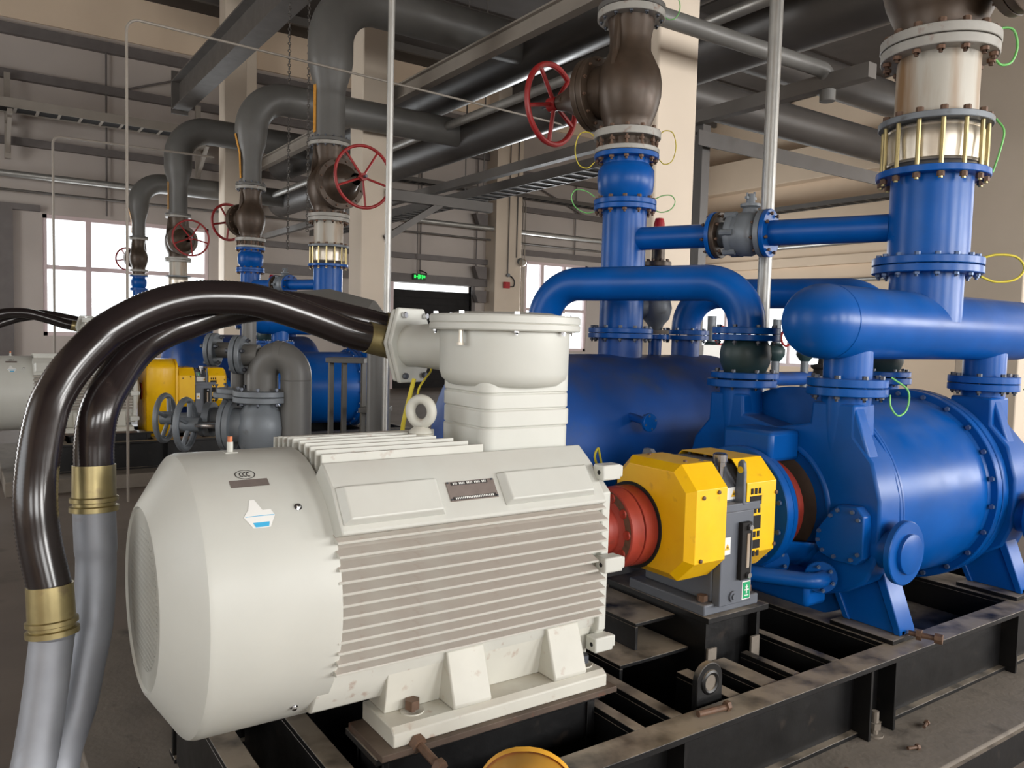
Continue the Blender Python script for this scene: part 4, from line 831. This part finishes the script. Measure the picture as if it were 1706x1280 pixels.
# ---- grey pipes from the valves up to the headers
t = S('upper_riser', 'thick grey riser elbowing into the upper header', 'pipe', (RX, RY, 4.08), 2, 'grey upper risers')
flange(t, (RX, RY, 4.083), Z_, .262, .04, 'grey', 14, .232, .1, .0145, 'bolt', mid=(RX, RY, 4.085))
pth = elbow_path([(RX, RY, 4.11), (RX, RY, 5.95), (6.9, RY, 5.95)], .62, 14)
rr_ = [.19 if p.z < 4.75 else (.19+.09*min(1, (p.z-4.75)/.35)) for p in [V(q) for q in pth]]
pth2 = [V((RX, RY, z)) for z in (4.11, 4.7, 4.78, 4.9, 5.02, 5.10)]; rr2 = [.19, .19, .20, .235, .268, .28]
full = pth2+[p for p in pth if p.z > 5.12 or p.x > RX+.01]
t.part('pipe', MB().tube(full, .2, 36, True, rr2+[.28]*(len(full)-len(pth2))), 'grey', smooth=50)
t.part('label_strip', MB().box(RX-.20, RX-.193, RY-.03, RY+.05, 4.2, 4.85), 'tape')
t = S('upper_riser', 'slim grey riser elbowing into the lower header', 'pipe', (DX, DY, 3.70), 2, 'grey upper risers')
flange(t, (DX, DY, 3.703), Z_, .205, .034, 'grey', 12, .18, .09, .0125, 'bolt', mid=(DX, DY, 3.702))
pth = elbow_path([(DX, DY, 3.73), (DX, DY, 4.98), (6.9, DY, 4.98)], .5, 14)
full = [V((DX, DY, z)) for z in (3.73, 4.05, 4.15, 4.3, 4.42)]; rr2 = [.14, .14, .155, .20, .215]
ext = [p for p in pth if p.z > 4.45 or p.x > DX+.01]; t.part('pipe', MB().tube(full+ext, .2, 36, True, rr2+[.22]*len(ext)), 'grey', smooth=50)
t.part('label_strip', MB().bar((DX-.15, DY-.02, 3.8), (DX-.165, DY-.02, 4.15), .06, .006, up=(1, 0, 0)).bar((DX-.165, DY-.02, 4.15), (DX-.225, DY-.02, 4.4), .06, .006, up=(1, 0, 0)), 'tape')
# ---- cross-over pipe with small valve
a_, b_ = V((DX, DY, 2.335)), V((RX, RY, 2.31)); dv = (b_-a_).normalized(); LN = (b_-a_).length
t = S('crossover_pipe', 'thin blue crossover pipe joining the two risers', 'pipe', a_+dv*.13, 2, 'crossover pipes')
P = lambda u: a_+dv*(LN*u)
t.part('pipe', MB().cyl(P(.07), P(.352), .069, 32), 'blue'); t.part('pipe', MB().cyl(P(.53), P(.90), .069, 32), 'blue')
flange(t, P(.345), dv, .132, .024, 'blue', 8, .108, .075, .010, 'rustbolt', mid=P(.358)); flange(t, P(.528), dv, .132, .026, 'blue', 8, .108, .075, .010, 'rustbolt', mid=P(.525))
t = S('ball_valve', 'rough grey cast ball valve in the crossover pipe', 'valve', P(.44)-Z_*.13, 2, 'crossover ball valves')
flange(t, P(.361), dv, .130, .026, 'brown'); flange(t, P(.509), dv, .130, .03, 'greyvalve')
L0 = LN*.361
t.part('body', MB().lathe([(L0+.02, .075), (L0+.05, .07), (L0+.075, .085), (L0+.08, .118), (L0+.10, .122), (L0+.115, .112), (L0+.15, .122), (L0+.20, .125), (L0+.235, .11), (L0+.255, .08), (L0+.27, .075)], a_, dv, 36), 'greyvalve', smooth=45)
me = MB().cyl((0, 0, -.035), (0, 0, .035), .018, 8).mesh('lug'); me.materials.append(M['greyvalve'])
for k in range(6):
    _, e1, e2 = basis(dv); an = 2*pi*k/6; t.inst('lug', me, a_+dv*(L0+.1)+(e1*math.cos(an)+e2*math.sin(an))*.118, dv)
c_ = P(.47)
t.part('stem_tower', MB().lathe([(.10, .05), (.14, .04), (.15, .055), (.165, .055), (.17, .025), (.22, .022)], c_, Z_, 20).box(c_.x-.04, c_.x+.04, c_.y-.008, c_.y+.008, c_.z+.19, c_.z+.205).cyl(c_+V((.03, 0, .2)), c_+V((.03, 0, .235)), .006, 6).cyl(c_+V((-.03, 0, .2)), c_+V((-.03, 0, .225)), .006, 6), 'greyvalve')
# ---- discharge elbows between pump and tank
for i, (nx, ex, base) in enumerate(((NX1+.02, 2.80, 'near blue discharge pipe bowing over to the tank'), (NX2+.1, 3.98, 'rear blue discharge pipe bowing over to the tank'))):
    nx = nx if i == 0 else NX2-.02
    t = S('discharge_ball_valve', ['near', 'rear'][i]+' dark green bulging valve under discharge pipe', 'valve', (nx, NYD, 1.534), 1, 'green discharge valves')
    flange(t, (nx, NYD, 1.54), Z_, .168, .03, 'blue', 8, .146, .07, .0115, 'bolt', mid=(nx, NYD, 1.538))
    t.part('body', MB().lathe([(1.565, .10), (1.59, .112), (1.62, .124), (1.66, .128), (1.70, .122), (1.725, .108), (1.74, .10)], (nx, NYD, 0), Z_, 40), 'green', smooth=50)
    flange(t, (nx, NYD, 1.730), Z_, .168, .03, 'blue')
    t = S('discharge_pipe', base, 'pipe', (nx, NYD, 1.76), 1, 'discharge pipes')
    flange(t, (nx, NYD, 1.764), Z_, .168, .032, 'blue', 8, .146, .07, .0115, 'bolt', mid=(nx, NYD, 1.762))
    zt = 2.025 if i == 0 else 2.03
    t.part('pipe', MB().tube(elbow_path([(nx, NYD, 1.79), (nx, NYD, zt), (ex, DY, zt), (ex, DY, 1.77)], .22, 14), .094, 40), 'blue', smooth=50)
    flange(t, (ex, DY, TF+.033), Z_, .15, .03, 'blue', 8, .128, .066, .011, 'bolt', mid=(ex, DY, TF+.031))
# ---- safety valve on the tank
t = S('safety_valve', 'small grey safety valve with red cap on the tank', 'valve', (3.70, DY, TF+.03), 1, 'safety valves')
flange(t, (3.70, DY, TF+.032), Z_, .085, .026, 'plinth', 4, .064, .06, .011, 'bolt', mid=(3.70, DY, TF+.031))
t.part('body', MB().lathe([(TF+.05, .04), (TF+.09, .05), (TF+.13, .085), (TF+.20, .10), (TF+.27, .085), (TF+.31, .05), (TF+.36, .045)], (3.70, DY, 0), Z_, 28).lathe([(0, .075), (.12, .075), (.13, .06)], (3.70, DY, TF+.2), (-.8, .5, 0), 24), 'greyvalve', smooth=50)
t.part('neck', MB().cyl((3.70, DY, TF+.34), (3.70, DY, 2.40), .042, 20), 'brown'); flange(t, (3.70, DY, 2.19), Z_, .085, .03, 'brown', 8, .066, .07, .01, 'rustbolt'); 
t.part('red_cap', MB().lathe([(2.34, .036), (2.46, .035), (2.495, .026), (2.50, 0)], (3.70, DY, 0), Z_, 20), 'redbox')
# ================================================================== copies for the lines behind
KM = {}
for o in bpy.data.objects:
    if o.parent: KM.setdefault(o.parent.name, []).append(o)
OFF = [0, 7.75, 16.3]
for root, base, upto, group, skip in SETS:
    for k in range(1, upto+1):
        c = copy_tree(root, KM, None, ('bolt', 'rivet', 'plate_lettering', 'lid_bolt', 'lug', 'tie_rod') if k == 2 else ('plate_lettering', 'rivet'))
        c.location.y += OFF[k]; c.location.x -= .2 if k == 1 and root.name.split('.')[0] in ('electric_motor', 'flexible_conduit', 'shaft_coupling', 'gear_unit', 'gear_pedestal') else 0; c['label'] = base+' '+LINE[k]
# coupling guard of the middle line, and the same guard taken off and left standing in front of the front line
def coupling_guard(name, label, x0, x1, yc, z0, z1, hw, rd=.62):
    t = Thing(name, label, 'guard', ((x0+x1)/2, yc, z0), 'yellow coupling guards'); n = 14
    pr = [(yc-hw, z0)]+[(yc-hw*math.cos(a), z1-hw*rd+hw*rd*(min(1, 1.15*math.sin(a)) if rd < .5 else math.sin(a))) for a in [pi*k/n for k in range(n+1)]]+[(yc+hw, z0)]
    b = MB(); m_ = len(pr)
    b.add([(x0, *p) for p in pr]+[(x1, *p) for p in pr], [(i, i+1, m_+i+1, m_+i) for i in range(m_-1)])
    o = t.part('cover', b, 'yellow', smooth=30); s = o.modifiers.new('thick', 'SOLIDIFY'); s.thickness = .004
    t.part('end_plate', MB().prism(pr, 'X', x0, x0+.004), 'yellow', o); t.part('edge_band', MB().add([(x, *p) for x in (x1-.02, x1+.003) for p in [(q[0]+(.004 if q[0] > yc else -.004), q[1]+.003) for q in pr]], [(i, i+1, m_+i+1, m_+i) for i in range(m_-1)]), 'yellow', o)
    return t
coupling_guard('coupling_guard', 'tall yellow arched coupling guard in the middle pump line', 1.74, 2.08, 10.10, .46, 1.34, .26, .4)
t = coupling_guard('coupling_guard', 'yellow arched guard left standing before the front frame', 0, .30, 0, 0, .58, .115, .9)
t.o.location = (1.03, 1.40, PL)
for o in kids(t.o)+[c for k in kids(t.o) for c in kids(k)]: o.data.materials[0] = M['guard_yellow']
t.o.location = (1.03, 1.40, PL); t.o.rotation_euler = (0, 0, math.radians(52))

# ================================================================== other equipment and small things
pipe('conduit_pole', [(1.93, 4.02, 0), (1.93, 4.02, 9.6)], .018, 'pole', 'thin bright galvanised pole left of centre', 'pole', seg=16)
pipe('conduit_pole', [(3.86, 3.04, 0), (3.86, 3.04, 9.6)], .038, 'pole', 'thicker bright galvanised pole behind the crossover valve', 'pole', seg=20)
pipe('conduit_pipe', [(1.34, 8.5, 0), (1.34, 8.5, 4.62), (7.0, 9.0, 4.66)], .013, 'steel_lt', 'thin steel conduit rising at left then turning right', 'conduit', rad=.12, seg=10)
pipe('conduit_pipe', [(1.05, 12.3, 0), (1.05, 12.3, 4.18), (3.1, 12.3, 4.2)], .016, 'steel_lt', 'pale thin conduit rising before the left window', 'conduit', rad=.1, seg=10)
# grey water valves behind the motor
t = Thing('water_valve', 'grey globe valve with handwheel behind the motor, front one', 'valve', (1.37, 4.40, .9), 'grey water valves')
st = V((-.82, .55, 0)).normalized()
c0 = V((1.37, 4.40, 1.19))
t.part('body', MB().lathe([(-.25, .085), (-.16, .09), (-.1, .125), (0, .14), (.08, .12), (.125, .085), (.14, .085)], c0, Z_, 32), 'greyvalve', smooth=50)
flange(t, c0+V((0, 0, .135)), Z_, .155, .03, 'greyvalve', 8, .13, .075, .011, 'bolt', mid=c0+V((0, 0, .167)))
t.part('bonnet', MB().lathe([(.08, .10), (.15, .10), (.152, .135), (.18, .135), (.183, .128), (.186, .135), (.21, .135), (.212, .06), (.24, .045)], c0, st, 28), 'greyvalve', smooth=25)
_, e1, e2 = basis(st)
for s in (-1, 1): t.part('yoke_arm', MB().tube(spline([c0+st*.21+e1*s*.04, c0+st*.25+e1*s*.065, c0+st*.31+e1*s*.055, c0+st*.35+e1*s*.035]), .011, 8), 'chrome')
t.part('stem', MB().cyl(c0+st*.2, c0+st*.44, .013, 10).cyl(c0+st*.34, c0+st*.385, .04, 16), 'greyvalve')
handwheel(t, c0+st*.42, st, .135, 'greyvalve', 4, .017)
t = Thing('water_valve', 'grey globe valve with handwheel behind the motor, rear one', 'valve', (1.25, 4.72, .9), 'grey water valves')
c1 = V((1.30, 4.68, 1.2))
t.part('body', MB().lathe([(-.3, .07), (-.1, .08), (0, .11), (.08, .08), (.14, .06)], c1, Z_, 28), 'greyvalve', smooth=50); flange(t, c1+V((0, 0, .13)), Z_, .12, .028, 'greyvalve', 6, .1, .07, .01, 'bolt', mid=c1+V((0, 0, .16)))
t.part('bonnet', MB().lathe([(.06, .07), (.12, .07), (.122, .1), (.16, .1), (.162, .04), (.36, .03)], c1, st, 24), 'greyvalve', smooth=25); handwheel(t, c1+st*.40, st, .13, 'greyvalve', 4, .016)
t = Thing('water_pipe', 'grey water pipe looping over from the globe valve', 'pipe', (1.5, 4.35, PL), None)
sd = V((.82, -.57, 0)).normalized()
flange(t, c0+V((0, 0, .168)), Z_, .155, .03, 'greyvalve')
t.part('pipe', MB().tube(elbow_path([c0+V((0, 0, .19)), c0+V((0, 0, .39)), c0+V((0, 0, .39))+sd*.185, V((c0.x, c0.y, 0))+sd*.185+V((0, 0, .15))], .11, 12), .083, 32), 'grey', smooth=50)
t.part('weld_bead', MB().torus(V((c0.x, c0.y, 0))+sd*.185+V((0, 0, 1.45)), Z_, .083, .003, 32, 6), 'grey')
p0 = c0+V((0, 0, .39))
t.part('branch', MB().cyl(p0-sd*.02, p0-sd*.12, .06, 24), 'grey'); flange(t, p0-sd*.10, -sd, .105, .026, 'greyvalve', 4, .083, .068, .012, 'bolt', mid=p0-sd*.128); flange(t, p0-sd*.131, -sd, .105, .026, 'greyvalve')
t = Thing('water_pipe', 'small grey pipe stub ending in a blind flange', 'pipe', (1.28, 4.6, PL), None)
p1 = V((1.31, 4.64, 1.60))
t.part('pipe', MB().tube(elbow_path([(1.31, 4.64, 1.36), p1, p1-sd*.14], .06, 8), .045, 24), 'grey', smooth=50); flange(t, p1-sd*.12, -sd, .095, .024, 'greyvalve', 4, .075, .064, .012, 'bolt', mid=p1-sd*.146); flange(t, p1-sd*.148, -sd, .095, .024, 'greyvalve')
flange(t, (1.31, 4.64, 1.358), Z_, .12, .028, 'greyvalve'); t.part('upright', MB().cyl((1.36, 4.62, 1.36), (1.36, 4.62, 1.95), .04, 20), 'grey')
# grey mitred duct and steel steps between the lines
t = Thing('mitre_duct', 'fat pale grey mitred duct behind the black conduits', 'duct', (3.0, 6.44, 0), None)
pt = [V((3.02, 6.44, 0)), V((3.02, 6.44, 1.62)), V((2.93, 6.50, 1.88)), V((2.66, 6.68, 1.97)), V((2.2, 6.98, 1.95))]
t.part('upright', MB().cyl(pt[0], pt[1]+V((0, 0, .1)), .10, 32), 'grey'); t.part('hood', MB().tube([pt[1]-V((0, 0, .08)), pt[1]+V((-.01, .01, .12)), pt[2]-V((0, 0, .03)), pt[3]-V((0, 0, .04)), pt[4]-V((0, 0, .04))], .15, 8, True, [.11, .15, .17, .165, .13]), 'grey', smooth=20)
t = Thing('access_steps', 'grey angle steel steps in front of the middle tank', 'steps', (2.9, 6.9, 0), None)
for (x, y, h, l) in ((2.77, 6.95, 1.46, .34), (2.98, 6.80, 1.02, .26)):
    t.part('tread', MB().obox((x+.14, y-.10, h), sd, Z_, l, .3, .045), 'grey', bevel=.004)
    for u in (-.45, -.1, .42):
        q = V((x+.14, y-.10, 0))+sd*l*u; t.part('leg', MB().box(q.x-.02, q.x+.02, q.y-.02, q.y+.02, 0, h), 'grey')
# earthing wires: little loops bridging the flanges
def wire(pts, m, label, r=.0045, name='earth_wire'): single(name, MB().tube(spline(pts, 8), r, 8), m, label, 'wire', 'earthing wires', smooth=60)
def loop(x, y, z0, z1, out, m, label, r=.0032):
    o = V(out); a = V((x, y, z0)); b = V((x, y, z1)); h = z1-z0
    wire([a, a+o*.35-Z_*h*.25, a+o*.8-Z_*h*.1, (a+b)/2+o, b+o*.8+Z_*h*.1, b+o*.35+Z_*h*.2, b], m, label, r)
loop(RX+.20, RY-.16, 2.07, 2.16, (.17, -.12, 0), 'wire_y', 'yellow earth wire loop at the lower suction riser flange', .006)
loop(RX+.20, RY-.16, 3.11, 3.23, (.09, -.06, .0), 'wire_g', 'green earth wire loop on the white spool flange', .006)
wire([(RX+.13, RY-.22, 2.8), (RX+.135, RY-.255, 2.74), (RX+.12, RY-.25, 2.65), (RX+.115, RY-.225, 2.55)], 'wire_g', 'green earth wire hanging across the steel bellows', .005)
wire([(NX1+.08, NYS-.16, 1.585), (NX1+.13, NYS-.21, 1.53), (NX1+.13, NYS-.21, 1.45), (NX1+.08, NYS-.20, 1.42), (NX1+.06, NYS-.175, 1.46), (NX1+.06, NYS-.17, 1.51)], 'wire_g', 'green and yellow earth wire drooping from near manifold flange', .0042)
wire([(NX2+.10, NYS-.15, 1.585), (NX2+.2, NYS-.22, 1.58), (NX2+.26, NYS-.25, 1.53), (NX2+.2, NYS-.22, 1.48), (NX2+.10, NYS-.15, 1.51)], 'wire_y', 'yellow green earth wire at the rear manifold flange', .0042)
loop(DX-.17, DY+.10, 2.80, 2.95, (-.10, .07, 0), 'wire_y', 'yellow earth wire loop left of the check valve top flange')
loop(DX-.16, DY+.10, 2.50, 2.59, (-.12, .08, .04), 'wire_g', 'green earth wire loop left of the check valve bottom flange')
loop(DX+.16, DY-.10, 2.52, 2.59, (.10, -.07, .02), 'wire_g', 'pale green earth wire loop right of the riser flange')
loop(DX+.17, DY-.10, 2.84, 2.98, (.09, -.06, .0), 'wire_y', 'pale yellow earth wire loop right of the check valve')
loop(DX+.17, DY-.10, 3.70, 3.80, (.08, -.06, .0), 'wire_g', 'green earth wire loop at the top valve flange')
wire([(2.70, 3.08, 1.06), (2.66, 3.06, 1.14), (2.64, 3.05, 1.17), (2.62, 3.05, 1.13), (2.66, 3.07, 1.07), (2.69, 3.08, 1.04)], 'wire_y', 'pale yellow wire loop standing on the tank drain', .006)
wire([(1.362, 2.602, 1.559), (1.339, 2.589, 1.499), (1.311, 2.577, 1.414), (1.285, 2.564, 1.319), (1.28, 2.75, 1.0)], 'wire_y', 'yellow cable dropping from the gland plate behind the eye bolt', .0085, 'earth_cable')
wire([(1.365, 2.58, 1.50), (1.37, 2.575, 1.53), (1.412, 2.603, 1.565), (1.452, 2.639, 1.59), (1.46, 2.68, 1.62)], 'wire_y', 'thin yellow wire curling beside the terminal box', .004)
wire([(.60, 2.20, .50), (.61, 2.14, .40), (.63, 2.10, .28), (.66, 2.06, .16)], 'wire_y', 'yellow cable hanging below the round fan cover', .007, 'earth_cable')
wire([(.42, 2.6, .36), (.55, 2.45, .18), (.62, 2.35, .06), (.75, 2.1, .02)], 'dark', 'black cable strap leaving the rear galvanised pipe', .022, 'cable')
# debris bolts on the plinth
for k, (x, y, l) in enumerate(((2.62, 1.62, 'short steel stud lying on the plinth edge'), (3.02, 1.6, 'dropped bolt beside the frame gusset'), (3.25, 1.66, 'rusty bolt lying on the plinth near the frame'))):
    a = V((x, y, PL+.012)); d_ = V((.04, .012*(-1)**k, 0)); single('loose_bolt', MB().cyl(a, a+d_, .007, 8).cyl(a+d_, a+d_*1.3, .012, 6), 'rustbolt', l, 'bolt', 'dropped bolts')
single('anchor_bolt', MB().cyl((3.03, 1.745, PL), (3.03, 1.745, PL+.10), .014, 10).cyl((3.03, 1.745, PL+.03), (3.03, 1.745, PL+.055), .026, 6).cyl((3.03, 1.745, PL), (3.03, 1.745, PL+.008), .035, 12), 'plinth', 'dusty anchor bolt between the frame gussets', 'bolt')
# dark drain valves crowded behind the pump
def drain_valve(x, y, h, label):
    t = Thing('drain_valve', label, 'valve', (x, y, 0), 'dark drain valves')
    t.part('pipe', MB().cyl((x, y, 0), (x, y, h-.1), .045, 14), 'blue_dusty'); t.part('body', MB().lathe([(h-.14, .05), (h-.1, .085), (h-.09, .05), (h, .085), (h+.08, .06), (h+.10, .085), (h+.12, .085), (h+.13, .03), (h+.26, .02)], (x, y, 0), Z_, 18), 'dark', smooth=30)
    wl = t.part('handwheel', MB().torus((x, y, h+.25), (.1, .1, 1), .075, .011, 24, 6), 'dark')
    for k in range(3):
        a = 2*pi*k/3; t.part('spoke', MB().cyl((x, y, h+.25), (x+.075*math.cos(a), y+.075*math.sin(a), h+.25), .007, 6), 'dark', wl)
for x, y, h, l in ((4.95, 4.3, 1.28, 'dark drain valve, leftmost behind the pump'), (5.25, 4.35, 1.36, 'dark drain valve, second behind the pump'), (6.0, 4.1, 1.42, 'dark drain valve behind the manifold leg'), (6.45, 4.0, 1.30, 'dark drain valve, rightmost behind the pump')): drain_valve(x, y, h, l)
# distant valve station near the end bay
t = Thing('valve_station', 'distant valve manifold with red fittings seen under the pipes', 'manifold', (9.6, 8.2, 0), None)
t.part('header', MB().tube([(8.6, 8.6, 1.1), (13.0, 8.6, 1.1)], .12, 16), 'blue_dusty')
for k in range(5):
    x = 8.9+k*.8; t.part('upright', MB().cyl((x, 8.6, 0), (x, 8.6, 2.1), .07, 14), 'greyvalve'); t.part('valve_body', MB().lathe([(1.4, .08), (1.5, .15), (1.6, .15), (1.7, .08)], (x, 8.6, 0), Z_, 16), 'green'); t.part('valve_wheel', MB().torus((x, 8.4, 1.8), Y_, .14, .02, 20, 6), 'redwheel')
t.part('panel', MB().box(9.2, 9.7, 8.3, 8.4, 1.25, 1.65), 'white')
